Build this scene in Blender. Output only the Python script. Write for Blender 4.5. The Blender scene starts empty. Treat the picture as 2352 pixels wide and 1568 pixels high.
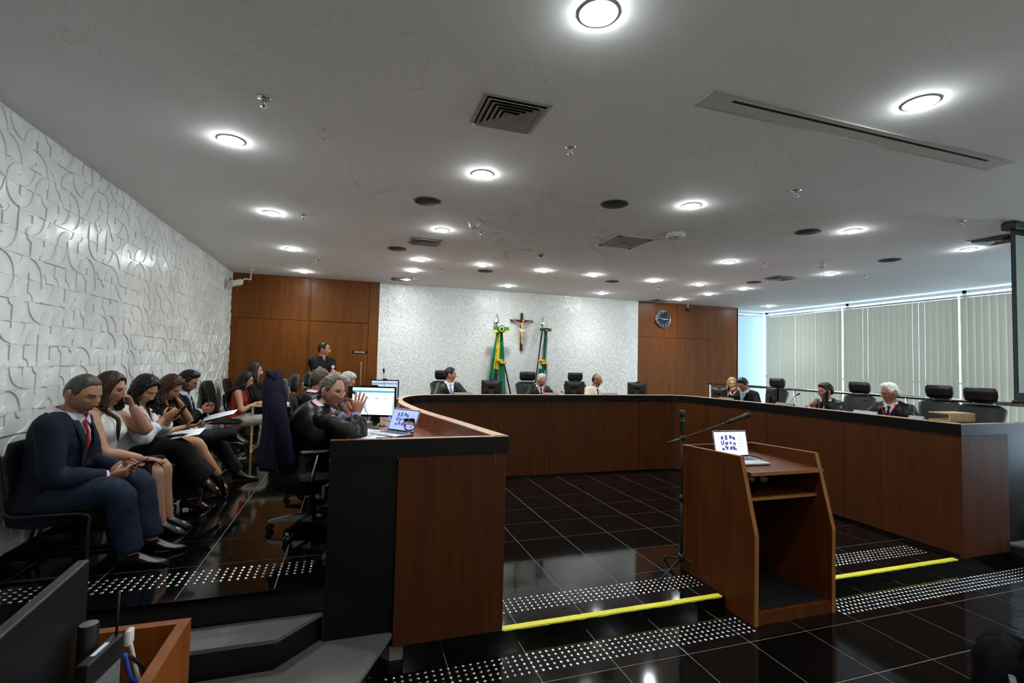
import bpy, bmesh, math, random
from math import pi, sin, cos, radians, sqrt, exp, atan2
from mathutils import Vector, Matrix, Euler, noise as mnoise
from mathutils.bvhtree import BVHTree
random.seed(7)
SC = bpy.context.scene
COL = SC.collection
V = Vector
# ---------------------------------------------------------------- camera
cd = bpy.data.cameras.new('camera')
cam = bpy.data.objects.new('camera', cd); COL.objects.link(cam)
_R = ((0.950, 0.036, 0.311), (-0.312, 0.035, 0.949), (0.023, -0.999, 0.044))
_r = V((_R[0][0], _R[1][0], _R[2][0])).normalized()
_f = V((_R[0][2], _R[1][2], _R[2][2])); _f = (_f - _r * _f.dot(_r)).normalized()
_u = _r.cross(_f)
CAMP = V((0, 0, 1.84))
m4 = Matrix((_r, _u, -_f)).transposed().to_4x4(); m4.translation = CAMP
cam.matrix_world = m4
cd.sensor_width = 36.0; cd.lens = 36.0 * 1120 / 2352; cd.clip_start = 0.05; cd.clip_end = 100
SC.camera = cam
# ---------------------------------------------------------------- world and exposure
w = bpy.data.worlds.new('daylight'); SC.world = w; w.use_nodes = True
w.node_tree.nodes['Background'].inputs[0].default_value = (0.62, 0.82, 1.0, 1)
w.node_tree.nodes['Background'].inputs[1].default_value = 4.5
vs = SC.view_settings
vs.view_transform = 'Standard'; vs.look = 'None'; vs.gamma = 1.0; vs.use_curve_mapping = False
vs.exposure = 0.42
try:
    SC.cycles.use_denoising = True
    SC.cycles.max_bounces = 7; SC.cycles.diffuse_bounces = 3; SC.cycles.glossy_bounces = 3; SC.cycles.transmission_bounces = 6
    SC.cycles.use_adaptive_sampling = True; SC.cycles.adaptive_threshold = .09; SC.cycles.adaptive_min_samples = 12
    SC.cycles.sample_clamp_indirect = 4.0
except Exception: pass
LAMP_W = 56.0

# ---------------------------------------------------------------- helpers
def lin(c):
    if isinstance(c, str):
        c = [int(c[i:i + 2], 16) for i in (0, 2, 4)]
    o = []
    for v in c[:3]:
        v = v / 255.0
        o.append(v / 12.92 if v <= .04045 else ((v + .055) / 1.055) ** 2.4)
    return (*o, 1.0)
MATS = {}
def _bsdf(m): return m.node_tree.nodes['Principled BSDF']
def mat(name, col=None, rough=.5, metal=0., spec=.5, noise=None, bump=None, coat=0., trans=0., emit=None, emits=0., ior=1.45, coords='Object', sheen=0., alpha=1., attr=None, sub=0., stretch=None):
    if name in MATS: return MATS[name]
    m = bpy.data.materials.new(name); m.use_nodes = True
    nt = m.node_tree; b = _bsdf(m); N = nt.nodes; L = nt.links
    c = lin(col) if col is not None else (.8, .8, .8, 1)
    b.inputs['Base Color'].default_value = c
    b.inputs['Roughness'].default_value = rough
    b.inputs['Metallic'].default_value = metal
    b.inputs['Specular IOR Level'].default_value = spec
    b.inputs['Coat Weight'].default_value = coat
    b.inputs['Transmission Weight'].default_value = trans
    b.inputs['IOR'].default_value = ior
    b.inputs['Alpha'].default_value = alpha
    if sheen: b.inputs['Sheen Weight'].default_value = sheen
    if sub:
        b.inputs['Subsurface Weight'].default_value = sub
        b.inputs['Subsurface Radius'].default_value = (.010, .004, .002)
    if emit is not None:
        b.inputs['Emission Color'].default_value = lin(emit); b.inputs['Emission Strength'].default_value = emits
    base = None
    if attr:
        a = N.new('ShaderNodeAttribute'); a.attribute_name = attr; base = a.outputs['Color']
        L.new(base, b.inputs['Base Color'])
    tc = None
    if noise or bump:
        tc = N.new('ShaderNodeTexCoord'); src = tc.outputs[coords]
        if stretch:
            mp = N.new('ShaderNodeMapping'); mp.inputs['Scale'].default_value = stretch
            L.new(src, mp.inputs[0]); src = mp.outputs[0]
    if noise:
        n = N.new('ShaderNodeTexNoise'); n.inputs['Scale'].default_value = noise[0]; n.inputs['Detail'].default_value = 6
        L.new(src, n.inputs['Vector'])
        mr = N.new('ShaderNodeMapRange'); mr.inputs['From Min'].default_value = .3; mr.inputs['From Max'].default_value = .7
        mr.inputs['To Min'].default_value = 1 - noise[1]; mr.inputs['To Max'].default_value = 1 + noise[1]
        L.new(n.outputs[0], mr.inputs[0])
        mx = N.new('ShaderNodeMix'); mx.data_type = 'RGBA'; mx.blend_type = 'MULTIPLY'; mx.inputs[0].default_value = 1
        if base: L.new(base, mx.inputs[6])
        else: mx.inputs[6].default_value = c
        L.new(mr.outputs[0], mx.inputs[7]); L.new(mx.outputs[2], b.inputs['Base Color'])
    if bump:
        n2 = N.new('ShaderNodeTexNoise'); n2.inputs['Scale'].default_value = bump[0]; n2.inputs['Detail'].default_value = 4
        L.new(src, n2.inputs['Vector'])
        bp = N.new('ShaderNodeBump'); bp.inputs['Strength'].default_value = bump[1]; bp.inputs['Distance'].default_value = bump[2] if len(bump) > 2 else .005
        L.new(n2.outputs[0], bp.inputs['Height']); L.new(bp.outputs[0], b.inputs['Normal'])
    MATS[name] = m
    return m
def wood(name, dark, light, rough=.35, scale=1.0, axis=2, coat=.15):
    if name in MATS: return MATS[name]
    m = bpy.data.materials.new(name); m.use_nodes = True
    nt = m.node_tree; b = _bsdf(m); N = nt.nodes; L = nt.links
    tc = N.new('ShaderNodeTexCoord'); oi = N.new('ShaderNodeObjectInfo')
    add = N.new('ShaderNodeVectorMath'); add.operation = 'ADD'
    mul = N.new('ShaderNodeVectorMath'); mul.operation = 'SCALE'; mul.inputs['Scale'].default_value = 7.0
    cx = N.new('ShaderNodeCombineXYZ')
    for i in range(3): L.new(oi.outputs['Random'], cx.inputs[i])
    L.new(cx.outputs[0], mul.inputs[0]); L.new(tc.outputs['Object'], add.inputs[0]); L.new(mul.outputs[0], add.inputs[1])
    mp = N.new('ShaderNodeMapping'); s = [9 * scale] * 3; s[axis] = .55 * scale; mp.inputs['Scale'].default_value = s
    L.new(add.outputs[0], mp.inputs[0])
    n = N.new('ShaderNodeTexNoise'); n.inputs['Scale'].default_value = 1.6; n.inputs['Detail'].default_value = 8; n.inputs['Roughness'].default_value = .62; n.inputs['Distortion'].default_value = .6
    L.new(mp.outputs[0], n.inputs['Vector'])
    mp2 = N.new('ShaderNodeMapping'); s2 = [70 * scale] * 3; s2[axis] = 2.0 * scale; mp2.inputs['Scale'].default_value = s2
    L.new(add.outputs[0], mp2.inputs[0])
    n2 = N.new('ShaderNodeTexNoise'); n2.inputs['Scale'].default_value = 1.5; n2.inputs['Detail'].default_value = 3
    L.new(mp2.outputs[0], n2.inputs['Vector'])
    mx0 = N.new('ShaderNodeMix'); mx0.inputs[0].default_value = .35
    L.new(n.outputs[0], mx0.inputs[2]); L.new(n2.outputs[0], mx0.inputs[3])
    r = N.new('ShaderNodeValToRGB'); r.color_ramp.elements[0].position = .3; r.color_ramp.elements[1].position = .72
    r.color_ramp.elements[0].color = lin(dark); r.color_ramp.elements[1].color = lin(light)
    L.new(mx0.outputs[0], r.inputs[0]); L.new(r.outputs[0], b.inputs['Base Color'])
    b.inputs['Roughness'].default_value = rough; b.inputs['Specular IOR Level'].default_value = .22; b.inputs['Coat Weight'].default_value = coat; b.inputs['Coat Roughness'].default_value = .25
    bp = N.new('ShaderNodeBump'); bp.inputs['Strength'].default_value = .06; bp.inputs['Distance'].default_value = .002
    L.new(n2.outputs[0], bp.inputs['Height']); L.new(bp.outputs[0], b.inputs['Normal'])
    MATS[name] = m
    return m
def emis(name, col, s):
    if name in MATS: return MATS[name]
    m = bpy.data.materials.new(name); m.use_nodes = True
    b = _bsdf(m); b.inputs['Base Color'].default_value = (.02, .02, .02, 1); b.inputs['Roughness'].default_value = .4
    b.inputs['Emission Color'].default_value = lin(col); b.inputs['Emission Strength'].default_value = s
    MATS[name] = m; return m

def spline(pts, n=8, closed=False):
    """Catmull-Rom through points (any dimension tuples) -> list of Vectors"""
    P_ = [V(p) for p in pts]; out = []
    k = len(P_)
    rng = range(k if closed else k - 1)
    for i in rng:
        if closed: p0, p1, p2, p3 = P_[(i - 1) % k], P_[i], P_[(i + 1) % k], P_[(i + 2) % k]
        else: p0, p1, p2, p3 = P_[max(i - 1, 0)], P_[i], P_[i + 1], P_[min(i + 2, k - 1)]
        for j in range(n):
            t = j / n
            out.append(.5 * ((2 * p1) + (p2 - p0) * t + (2 * p0 - 5 * p1 + 4 * p2 - p3) * t * t + (3 * p1 - p0 - 3 * p2 + p3) * t ** 3))
    if not closed: out.append(P_[-1])
    return out
def frame_of(d, up=V((0, 0, 1))):
    d = d.normalized()
    if abs(d.dot(up)) > .98: up = V((0, 1, 0)) if abs(d.y) < .9 else V((1, 0, 0))
    s = d.cross(up).normalized(); u = s.cross(d).normalized()
    return s, u
class MB:
    """collects geometry; build() links it as one mesh object"""
    def __init__(s): s.v = []; s.f = []; s.mi = []; s.cur = 0
    def add(s, vs_, fs_):
        o = len(s.v); s.v += [V(p) for p in vs_]
        s.f += [tuple(i + o for i in f) for f in fs_]; s.mi += [s.cur] * len(fs_)
        return s
    def box(s, x0, y0, z0, x1, y1, z1, M=None, c=0.):
        if c:
            c = min(c, abs(x1 - x0) * .49, abs(y1 - y0) * .49, abs(z1 - z0) * .49)
            bm = bmesh.new(); bmesh.ops.create_cube(bm, size=1)
            for v_ in bm.verts: v_.co = V(((x0 + x1) / 2 + v_.co.x * (x1 - x0), (y0 + y1) / 2 + v_.co.y * (y1 - y0), (z0 + z1) / 2 + v_.co.z * (z1 - z0)))
            bmesh.ops.bevel(bm, geom=list(bm.edges) , offset=c, segments=2, affect='EDGES', profile=.5)
            vs_ = [v_.co.copy() for v_ in bm.verts]; bm.verts.index_update(); fs_ = [[v_.index for v_ in f.verts] for f in bm.faces]; bm.free()
        else:
            vs_ = [V(p) for p in ((x0, y0, z0), (x1, y0, z0), (x1, y1, z0), (x0, y1, z0), (x0, y0, z1), (x1, y0, z1), (x1, y1, z1), (x0, y1, z1))]
            fs_ = [(0, 3, 2, 1), (4, 5, 6, 7), (0, 1, 5, 4), (1, 2, 6, 5), (2, 3, 7, 6), (3, 0, 4, 7)]
        if M: vs_ = [M @ p for p in vs_]
        return s.add(vs_, fs_)
    def prism(s, poly, a0, a1, axis='z', M=None):
        """poly 2D list extruded along axis from a0 to a1 (x: (y,z); y: (x,z); z: (x,y))"""
        def P3(p, a):
            return {'x': V((a, p[0], p[1])), 'y': V((p[0], a, p[1])), 'z': V((p[0], p[1], a))}[axis]
        n = len(poly); vs_ = [P3(p, a0) for p in poly] + [P3(p, a1) for p in poly]
        fs_ = [tuple(range(n))[::-1], tuple(range(n, 2 * n))] + [(i, (i + 1) % n, n + (i + 1) % n, n + i) for i in range(n)]
        if M: vs_ = [M @ p for p in vs_]
        return s.add(vs_, fs_)
    def loft(s, rings, closed=True, caps=True):
        k = len(rings[0]); vs_ = [p for r in rings for p in r]; fs_ = []
        for i in range(len(rings) - 1):
            for j in range(k if closed else k - 1):
                a = i * k + j; b = i * k + (j + 1) % k
                fs_.append((a, b, b + k, a + k))
        if caps and closed:
            fs_.append(tuple(range(k))[::-1]); fs_.append(tuple(range((len(rings) - 1) * k, len(rings) * k)))
        return s.add(vs_, fs_)
    def tube(s, pts, r, n=8, ry=None, up=V((0, 0, 1)), caps=True):
        pts = [V(p) for p in pts]; rings = []; k = len(pts)
        side = None
        for i, p in enumerate(pts):
            d = (pts[min(i + 1, k - 1)] - pts[max(i - 1, 0)])
            if d.length < 1e-9: d = V((0, 0, 1))
            d.normalize()
            if side is None: side, u = frame_of(d, up)
            else:
                side = (side - d * side.dot(d))
                if side.length < 1e-6: side, u = frame_of(d, up)
                side.normalize(); u = side.cross(d).normalized()
            rr = r[i] if isinstance(r, (list, tuple)) else r
            r2 = (ry[i] if isinstance(ry, (list, tuple)) else ry) if ry is not None else rr
            rings.append([p + side * (cos(a) * rr) + u * (sin(a) * r2) for a in [2 * pi * j / n for j in range(n)]])
        return s.loft(rings, True, caps)
    def lathe(s, prof, n=20, M=None, caps=True):
        rings = [[V((cos(2 * pi * j / n) * r, sin(2 * pi * j / n) * r, z)) for j in range(n)] for r, z in prof]
        if M: rings = [[M @ p for p in r] for r in rings]
        return s.loft(rings, True, caps)
    def ell(s, c, r, n=12, m=8, M=None):
        if isinstance(r, (int, float)): r = (r, r, r)
        vs_ = [V((0, 0, -1))]; fs_ = []
        for i in range(1, m):
            t = -pi / 2 + pi * i / m
            vs_ += [V((cos(t) * cos(2 * pi * j / n), cos(t) * sin(2 * pi * j / n), sin(t))) for j in range(n)]
        vs_.append(V((0, 0, 1)))
        for j in range(n): fs_.append((0, 1 + (j + 1) % n, 1 + j))
        for i in range(m - 2):
            for j in range(n):
                a = 1 + i * n + j; b = 1 + i * n + (j + 1) % n
                fs_.append((a, b, b + n, a + n))
        e = len(vs_) - 1
        for j in range(n): fs_.append((e, 1 + (m - 2) * n + j, 1 + (m - 2) * n + (j + 1) % n))
        R3 = M if M else Matrix.Identity(3)
        return s.add([V(c) + R3 @ V((p.x * r[0], p.y * r[1], p.z * r[2])) for p in vs_], fs_)
    def xf(s, M, start=0):
        for i in range(start, len(s.v)): s.v[i] = M @ s.v[i]
        return s
    def mesh(s, name, mats, smooth=False, angle=None):
        me = bpy.data.meshes.new(name); me.from_pydata([tuple(p) for p in s.v], [], s.f)
        for m in (mats if isinstance(mats, (list, tuple)) else [mats]): me.materials.append(m)
        if any(s.mi): me.polygons.foreach_set('material_index', s.mi)
        bm = bmesh.new(); bm.from_mesh(me); bmesh.ops.recalc_face_normals(bm, faces=bm.faces[:]); bm.to_mesh(me); bm.free()
        if smooth:
            me.polygons.foreach_set('use_smooth', [True] * len(me.polygons))
            if angle: me.set_sharp_from_angle(angle=radians(angle))
        me.update(); return me
    def build(s, name, mats, parent=None, smooth=False, angle=None, loc=None):
        o = bpy.data.objects.new(name, s.mesh(name, mats, smooth, angle)); COL.objects.link(o)
        if parent: o.parent = parent
        if loc: o.location = loc
        return o
def thing(name, label, cat, loc=(0, 0, 0), rz=0., group=None):
    o = bpy.data.objects.new(name, None); COL.objects.link(o); o.empty_display_size = .1
    o.location = loc; o.rotation_euler = (0, 0, rz); o['label'] = label; o['category'] = cat
    if group: o['group'] = group
    return o
def tag(o, label, cat, group=None):
    o['label'] = label; o['category'] = cat
    if group: o['group'] = group
    return o
def struct(o, label=None):
    o['kind'] = 'structure'
    if label: o['label'] = label
    return o
def copytree(o, parent=None, loc=None, rz=None, label=None):
    c = o.copy(); COL.objects.link(c)
    if parent: c.parent = parent
    if loc is not None: c.location = loc
    if rz is not None: c.rotation_euler = (0, 0, rz)
    if label: c['label'] = label
    for ch in list(o.children):
        copytree(ch, c)
    return c
def inst(name, me, parent, loc=(0, 0, 0), rot=(0, 0, 0), scale=None):
    o = bpy.data.objects.new(name, me); COL.objects.link(o); o.parent = parent; o.location = loc; o.rotation_euler = rot
    if scale: o.scale = scale
    return o
def text_mesh(txt, size, name='lettering', M=None, ext=.0005):
    """flat lettering as mesh verts/faces (centred) in XZ plane facing -Y"""
    cu = bpy.data.curves.new('t', 'FONT'); cu.body = txt; cu.size = size; cu.align_x = 'CENTER'; cu.align_y = 'CENTER'; cu.extrude = ext; cu.resolution_u = 3
    o = bpy.data.objects.new('t', cu); COL.objects.link(o)
    dg = bpy.context.evaluated_depsgraph_get(); me = o.evaluated_get(dg).to_mesh()
    vs_ = [V((v.co.x, -v.co.z, v.co.y)) for v in me.vertices]; fs_ = [tuple(p.vertices) for p in me.polygons]
    o.evaluated_get(dg).to_mesh_clear(); bpy.data.objects.remove(o); bpy.data.curves.remove(cu)
    mb = MB(); mb.add(vs_, fs_)
    if M: mb.xf(M)
    return mb
def RZ(a): return Matrix.Rotation(a, 4, 'Z')
def RX(a): return Matrix.Rotation(a, 4, 'X')
def RY(a): return Matrix.Rotation(a, 4, 'Y')
def TR(*p): return Matrix.Translation(V(p))

# ---------------------------------------------------------------- shared materials
WOOD = wood('wood_bench', '321504', '562a06', rough=.5, coat=0.)
WOODW = wood('wood_wall', '532a06', '7c450b', rough=.42, coat=.04)
WOODL = wood('wood_lectern', '391704', '633008', rough=.48, coat=0.)
WOODE = wood('wood_edge', '754a20', '8d602e', rough=.5, coat=0.)
WOODT = wood('wood_top', '5a2a14', '8a4826', rough=.25, axis=1, coat=.4)
RIM = mat('rim_beige', 'b89478', .4, noise=(8, .08))
BLACKP = mat('black_laminate', '0a0a0b', .34, spec=.3, noise=(3, .1))
GRAN = mat('black_granite', '080707', .07, spec=.45, noise=(160, .5))
GRANR = mat('black_granite_riser', '0a0a0a', .12, noise=(120, .4))
GROUT = mat('grout', '7c736a', .8, noise=(30, .15))
GREYST = mat('grey_granite', '5a5856', .7, noise=(140, .35), bump=(200, .3, .002))
WHITE = mat('ceiling_paint', 'f0f0ef', .85, noise=(1.2, .03))
MARB = mat('white_marble', 'e6e6e4', .22, noise=(2.3, .13), coat=.3)
CHROME = mat('chrome', 'd8d8d8', .12, metal=1)
STEEL = mat('brushed_steel', 'b4b4b2', .3, metal=1)
BLKPL = mat('black_plastic', '131314', .45, bump=(300, .1, .001))
BLKGL = mat('black_gloss', '0a0a0b', .15)
LEATH = mat('black_leather', '141518', .42, spec=.35, bump=(260, .25, .0015))
GLASS = mat('clear_glass', 'ffffff', .02, trans=1.0, ior=1.45)
PAPER = mat('paper', 'e9e9ee', .7, noise=(40, .02))
GREYPL = mat('grey_plastic', '6b6d70', .5)
SILVER = mat('silver_metal', 'c9cacd', .22, metal=1)
ALU = mat('aluminium', 'c4c6ca', .35, metal=.9)
# ================================================================ STRUCTURE
ZA, ZP, ZC = .085, .49, 3.28          # arena floor, platform, ceiling heights (front floor = 0)
XL, YB, XW = -1.99, 9.38, 10.1        # left wall, back wall, window wall
GX, GY = .116, 3.175                  # tile grid phase
PX, PY = .5, .485
def floor_tiles(parent, x0, x1, y0, y1, z, inside=None, name='floor_tile'):
    """polished tiles on the common grid, cut to the rectangle; 3 mm joints"""
    cache = {}
    i0 = math.floor((x0 - GX) / PX); i1 = math.ceil((x1 - GX) / PX)
    j0 = math.floor((y0 - GY) / PY); j1 = math.ceil((y1 - GY) / PY)
    for i in range(i0, i1):
        for j in range(j0, j1):
            a, b = max(x0, GX + i * PX), min(x1, GX + (i + 1) * PX)
            c, d = max(y0, GY + j * PY), min(y1, GY + (j + 1) * PY)
            if b - a < .03 or d - c < .03: continue
            if inside and not inside((a + b) / 2, (c + d) / 2): continue
            key = (round(b - a, 3), round(d - c, 3))
            if key not in cache:
                w2, h2, g, e = (b - a) / 2, (d - c) / 2, .0024, .0010
                mb = MB(); mb.loft([[V((sx * (w2 - g - k), sy * (h2 - g - k), zz)) for sx, sy in ((-1, -1), (1, -1), (1, 1), (-1, 1))] for k, zz in ((0, -.008), (0, -e), (e, 0))])
                cache[key] = mb.mesh(name, GRAN)
            inst(name, cache[key], parent, ((a + b) / 2, (c + d) / 2, z))
# front floor
fl = MB().box(-4, -4, -.2, XW, 3.18, -.0014).build('floor', GROUT); struct(fl, 'polished black granite tile floor in front of the bench')
floor_tiles(fl, GX - 6 * PX, GX + 18 * PX, GY - 4 * PY, 3.14, 0.)
fl2 = MB().box(6.5, 3.18, -.2, XW, 9.9, -.003).build('floor_corridor', GRAN); struct(fl2, 'dark corridor floor between the railing and the windows')
# arena floor, one low step up
fa = MB().box(.2, 3.14, -.1, 6.2, 7.4, ZA - .0014).build('floor_arena', GROUT); struct(fa, 'low raised black tile floor inside the horseshoe bench')
def in_arena(x, y):
    return .45 < x < 5.85
floor_tiles(fa, .5, 5.8, 3.142, 7.2, ZA, in_arena)
tr = MB()
for i in range(12):
    a = GX + .25 + i * PX
    tr.box(a + .0015, 3.128, -.0005, a + PX - .0015, 3.14, ZA - .001)
tr = tr.build('riser', GRANR, fa)
# yellow tape on the step edge, two runs either side of the lectern
YT = mat('yellow_tape', 'd8cf3a', .5, noise=(60, .06))
def tape(x0, x1, lab):
    mb = MB(); n = 40; rng = random.Random(int(x0 * 10))
    top = [V((x0 + (x1 - x0) * i / n, 3.176 + rng.uniform(-.001, .001), ZA + .0012)) for i in range(n + 1)]
    edge = [V((p.x, 3.141 , ZA + .0012)) for p in top]
    lip = [V((p.x, 3.126, ZA + .0012)) for p in top]
    low = [V((p.x, 3.125, ZA - .006 - rng.uniform(0, .006))) for p in top]
    mb.loft([top, edge, lip, low], closed=False)
    o = mb.build('floor_tape', YT); sm = o.modifiers.new('t', 'SOLIDIFY'); sm.thickness = .0008; sm.offset = 0
    tag(o, lab, 'tape', 'yellow warning tapes on the step edge')
tape(1.01, 2.775, 'yellow warning tape on the step edge left of the lectern')
tape(3.60, 5.50, 'yellow warning tape on the step edge right of the lectern')
# platform around the bench (left, back and right)
pl = MB()
pl.box(XL, 3.19, -.1, .25, YB, ZP - .0014); pl.box(.25, 7.35, -.1, 7.35, YB, ZP - .0014); pl.box(5.95, 3.19, -.1, 7.35, 7.35, ZP - .0014)
pl = pl.build('floor_platform', GROUT); struct(pl, 'raised black granite platform around the curved bench')
floor_tiles(pl, XL, .25, 3.19, 9.35, ZP, None)
floor_tiles(pl, 6.0, 7.35, 3.19, 7.5, ZP, None)
MB().box(.25, 7.35, ZP - .003, 7.35, YB, ZP - .0005).build('floor_slab', GRAN, pl)
# platform risers and grey steps left and right of the bench ends
def steps(parent, side):
    def X(x): return x if side < 0 else 6.66 + (.0 - x) - .1
    def poly(pts): return [(X(a), b) for a, b in pts]
    far = XL + .002 if side < 0 else -1.2
    mb = MB().prism(poly([(XL if side < 0 else -.75, 3.17), (-.1, 3.17), (-.1, 3.20), (XL if side < 0 else -.75, 3.20)]), .33, ZP - .004)
    mb.build('step_riser', GRANR, parent)
    MB().prism(poly([(far, 3.165), (far, 3.19), (-.1, 3.19), (-.1, 3.165)]), ZP - .014, ZP + .001).build('step_nosing', GRAN, parent)
    for k, (pts, z) in enumerate((([(far, 2.935), (-.33, 2.935), (-.095, 3.185), (far, 3.185)], .33), ([(far, 2.50), (-.01, 2.50), (.305, 3.15), (-.11, 3.19), (far, 3.19)], .165))):
        MB().prism(poly(pts), z - .02, z).build('step_tread', GREYST, parent)
        ins = [(pts[0][0], pts[0][1] + .012)] + [(p[0] - .012, p[1] + .01) for p in pts[1:-1]] + [pts[-1]]
        MB().prism(poly(ins), z - .165, z - .02).build('step_riser', GRANR, parent)
s1 = thing('stairs', 'grey granite steps with black risers left of the bench', 'stairs'); steps(s1, -1)
s2 = thing('stairs', 'grey granite steps with black risers beyond the right bench end', 'stairs'); steps(s2, 1)
# tactile studs (steel domes), individually up to the limit
STUD = mat('stud_steel', 'd6d6da', .2, metal=1)
sm_ = MB().lathe([(.0118, 0), (.0112, .002), (.0086, .0042), (.0045, .0056), (.0010, .006)], 8).mesh('tactile_stud', STUD, True)
def studs(parent, x0, x1, y0, rows, z, skip=None, limit=300):
    pts = []
    n = int((x1 - x0) / .0455)
    for i in range(n):
        for r in range(rows):
            x, y = x0 + i * .0455, y0 + r * .0435
            if skip and skip(x, y): continue
            pts.append((x, y))
    pts.sort(key=lambda p: p[0] * .311 + p[1] * .949 + (100 if p[0] > 7 else 0))
    for x, y in pts[:limit]: inst('tactile_stud', sm_, parent, (x, y, z))
    rest = pts[limit:]
    if rest:
        mb = MB()
        for x, y in rest: mb.lathe([(.0118, 0), (.0112, .002), (.0086, .0042), (.0045, .0056), (.0010, .006)], 6, TR(x, y, z))
        o = mb.build('tactile_stud_field', STUD, parent, True); o['kind'] = 'stuff'
lect = lambda x, y: 2.76 < x < 3.60 and y > 2.79
studs(fl, -.05 + .3, 7.3, 2.795, 5, 0., lect, 300)
studs(fa, 1.03, 5.46, 3.335, 5, ZA, lect, 300)
studs(pl, -1.93, -.12, 3.385, 5, ZP, None, 300)
MBR = MB()
for i in range(12):
    for r in range(5): MBR.lathe([(.0135, 0), (.0098, .0042), (.0012, .006)], 6, TR(6.75 + i * .0455, 3.385 + r * .0435, ZP))
o = MBR.build('tactile_stud_field', STUD, pl, True); o['kind'] = 'stuff'
# ---------------------------------------------------------------- walls and ceiling
ce = MB().box(-4, -4, ZC, XW + .3, 10.2, ZC + .15).build('ceiling', WHITE); struct(ce, 'white plaster ceiling with recessed lights')
wl = MB().box(XL - .3, -4, 0, XL - .02, YB + .6, ZC).build('wall_left', mat('wall_grout', 'b9b8b6', .6)); struct(wl, 'white relief tile wall behind the seated row')
MB().box(XL - .02, 3.19, ZP, XL + .012, YB, ZP + .11).build('baseboard_left', BLKGL).__setitem__('kind', 'structure')
# relief tile: square with a raised quarter ring
TS = .14
def relief_tile(mb, M, big=.94, small=.36, h=.008, n=7, inv=False):
    hs = TS / 2 - .0006
    b0 = -.012
    # base slab top + sides
    vs_ = [V((sx * hs, sy * hs, z)) for z in (b0, 0) for sx, sy in ((-1, -1), (1, -1), (1, 1), (-1, 1))]
    mb.add([M @ p for p in vs_], [(4, 5, 6, 7), (0, 1, 5, 4), (1, 2, 6, 5), (2, 3, 7, 6), (3, 0, 4, 7)])
    R, r = big * TS, small * TS; c = .0035
    out_b = [V((-hs + R * cos(a), -hs + R * sin(a), 0)) for a in [pi / 2 * i / n for i in range(n + 1)]]
    out_t = [V((-hs + (R - c) * cos(a), -hs + (R - c) * sin(a), h)) for a in [pi / 2 * i / n for i in range(n + 1)]]
    in_t = [V((-hs + (r + c) * cos(a), -hs + (r + c) * sin(a), h * .75)) for a in [pi / 2 * i / n for i in range(n + 1)]]
    in_b = [V((-hs + r * cos(a), -hs + r * sin(a), 0)) for a in [pi / 2 * i / n for i in range(n + 1)]]
    k = n + 1
    if inv:
        m_ = n // 2
        cor = [V((hs, -hs + 2 * hs * i / m_, h)) if i <= m_ else V((hs - 2 * hs * (i - m_) / (n - m_), hs, h)) for i in range(n + 1)]
        oo = [V((-hs + (R + c) * cos(a), -hs + (R + c) * sin(a), h)) for a in [pi / 2 * i / n for i in range(n + 1)]]
        for p in oo: p.x = min(p.x, hs); p.y = min(p.y, hs)
        cb = [V((p.x, p.y, 0)) for p in cor]
        vs_ = [M @ p for q in (out_b, oo, cor, cb) for p in q]
        mb.add(vs_, [(i * k + j, i * k + j + 1, (i + 1) * k + j + 1, (i + 1) * k + j) for i in range(3) for j in range(n)])
        qt = [V((-hs + (r - c) * cos(a), -hs + (r - c) * sin(a), h)) for a in [pi / 2 * i / n for i in range(n + 1)]]
        vs_ = [M @ p for p in in_b] + [M @ p for p in qt] + [M @ V((-hs, -hs, h)), M @ V((-hs, -hs, 0))]
        e_ = 2 * k
        mb.add(vs_, [(j, j + 1, k + j + 1, k + j) for j in range(n)] + [(k + j, k + j + 1, e_) for j in range(n)] + [(0, k, e_, e_ + 1), (n, e_ + 1, e_, k + n)])
        return
    rows = [out_b, out_t, in_t, in_b]
    vs_ = [M @ p for q in rows for p in q]; fs_ = []
    for i in range(3):
        for j in range(n): fs_.append((i * k + j, i * k + j + 1, (i + 1) * k + j + 1, (i + 1) * k + j))
    fs_.append((0, k, 2 * k, 3 * k)); fs_.append((n, k + n, 2 * k + n, 3 * k + n)[::-1])
    mb.add(vs_, fs_)
TM = []
KINDS_ = ((.94, .36, False), (.94, .30, True), (.90, .42, True), (.98, .45, False))
for big, small, inv in KINDS_:
    mb = MB(); relief_tile(mb, Matrix.Identity(4), big, small, inv=inv); TM.append(mb.mesh('relief_tile', MARB, True, 30))
rngt = random.Random(11)
wallM = Matrix(((0, 0, 1, XL), (1, 0, 0, 0), (0, 1, 0, 0), (0, 0, 0, 1)))   # tile xy -> world yz, normal +X
cells = []
ncol = int((YB - 2.3) / TS)
for c in range(ncol):
    for r in range(20):
        y = YB - TS * (c + .5); z = ZC - TS * (r + .5) + .005
        if z < ZP + .03: continue
        cells.append((y, z, rngt.randrange(4), rngt.choice((0, 0, 1, 1, 2, 3))))
cells.sort(key=lambda q: q[0])
vis = [q for q in cells if q[0] > 2.55]
vis.sort(key=lambda q: (math.floor((q[0]) / TS), q[1]))
rest = MB(); cnt = 0
for q in vis:
    y, z, rot, kind = q
    if cnt < 300:
        o = bpy.data.objects.new('relief_tile', TM[kind]); COL.objects.link(o); o.parent = wl
        o.matrix_local = TR(0, y, z) @ wallM @ RZ(rot * pi / 2); cnt += 1
    else:
        big, small, inv = KINDS_[kind]
        relief_tile(rest, TR(0, y, z) @ wallM @ RZ(rot * pi / 2), big, small, n=5, inv=inv)
o = rest.build('relief_tile_field', MARB, wl, True, 30); o['kind'] = 'stuff'
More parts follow.
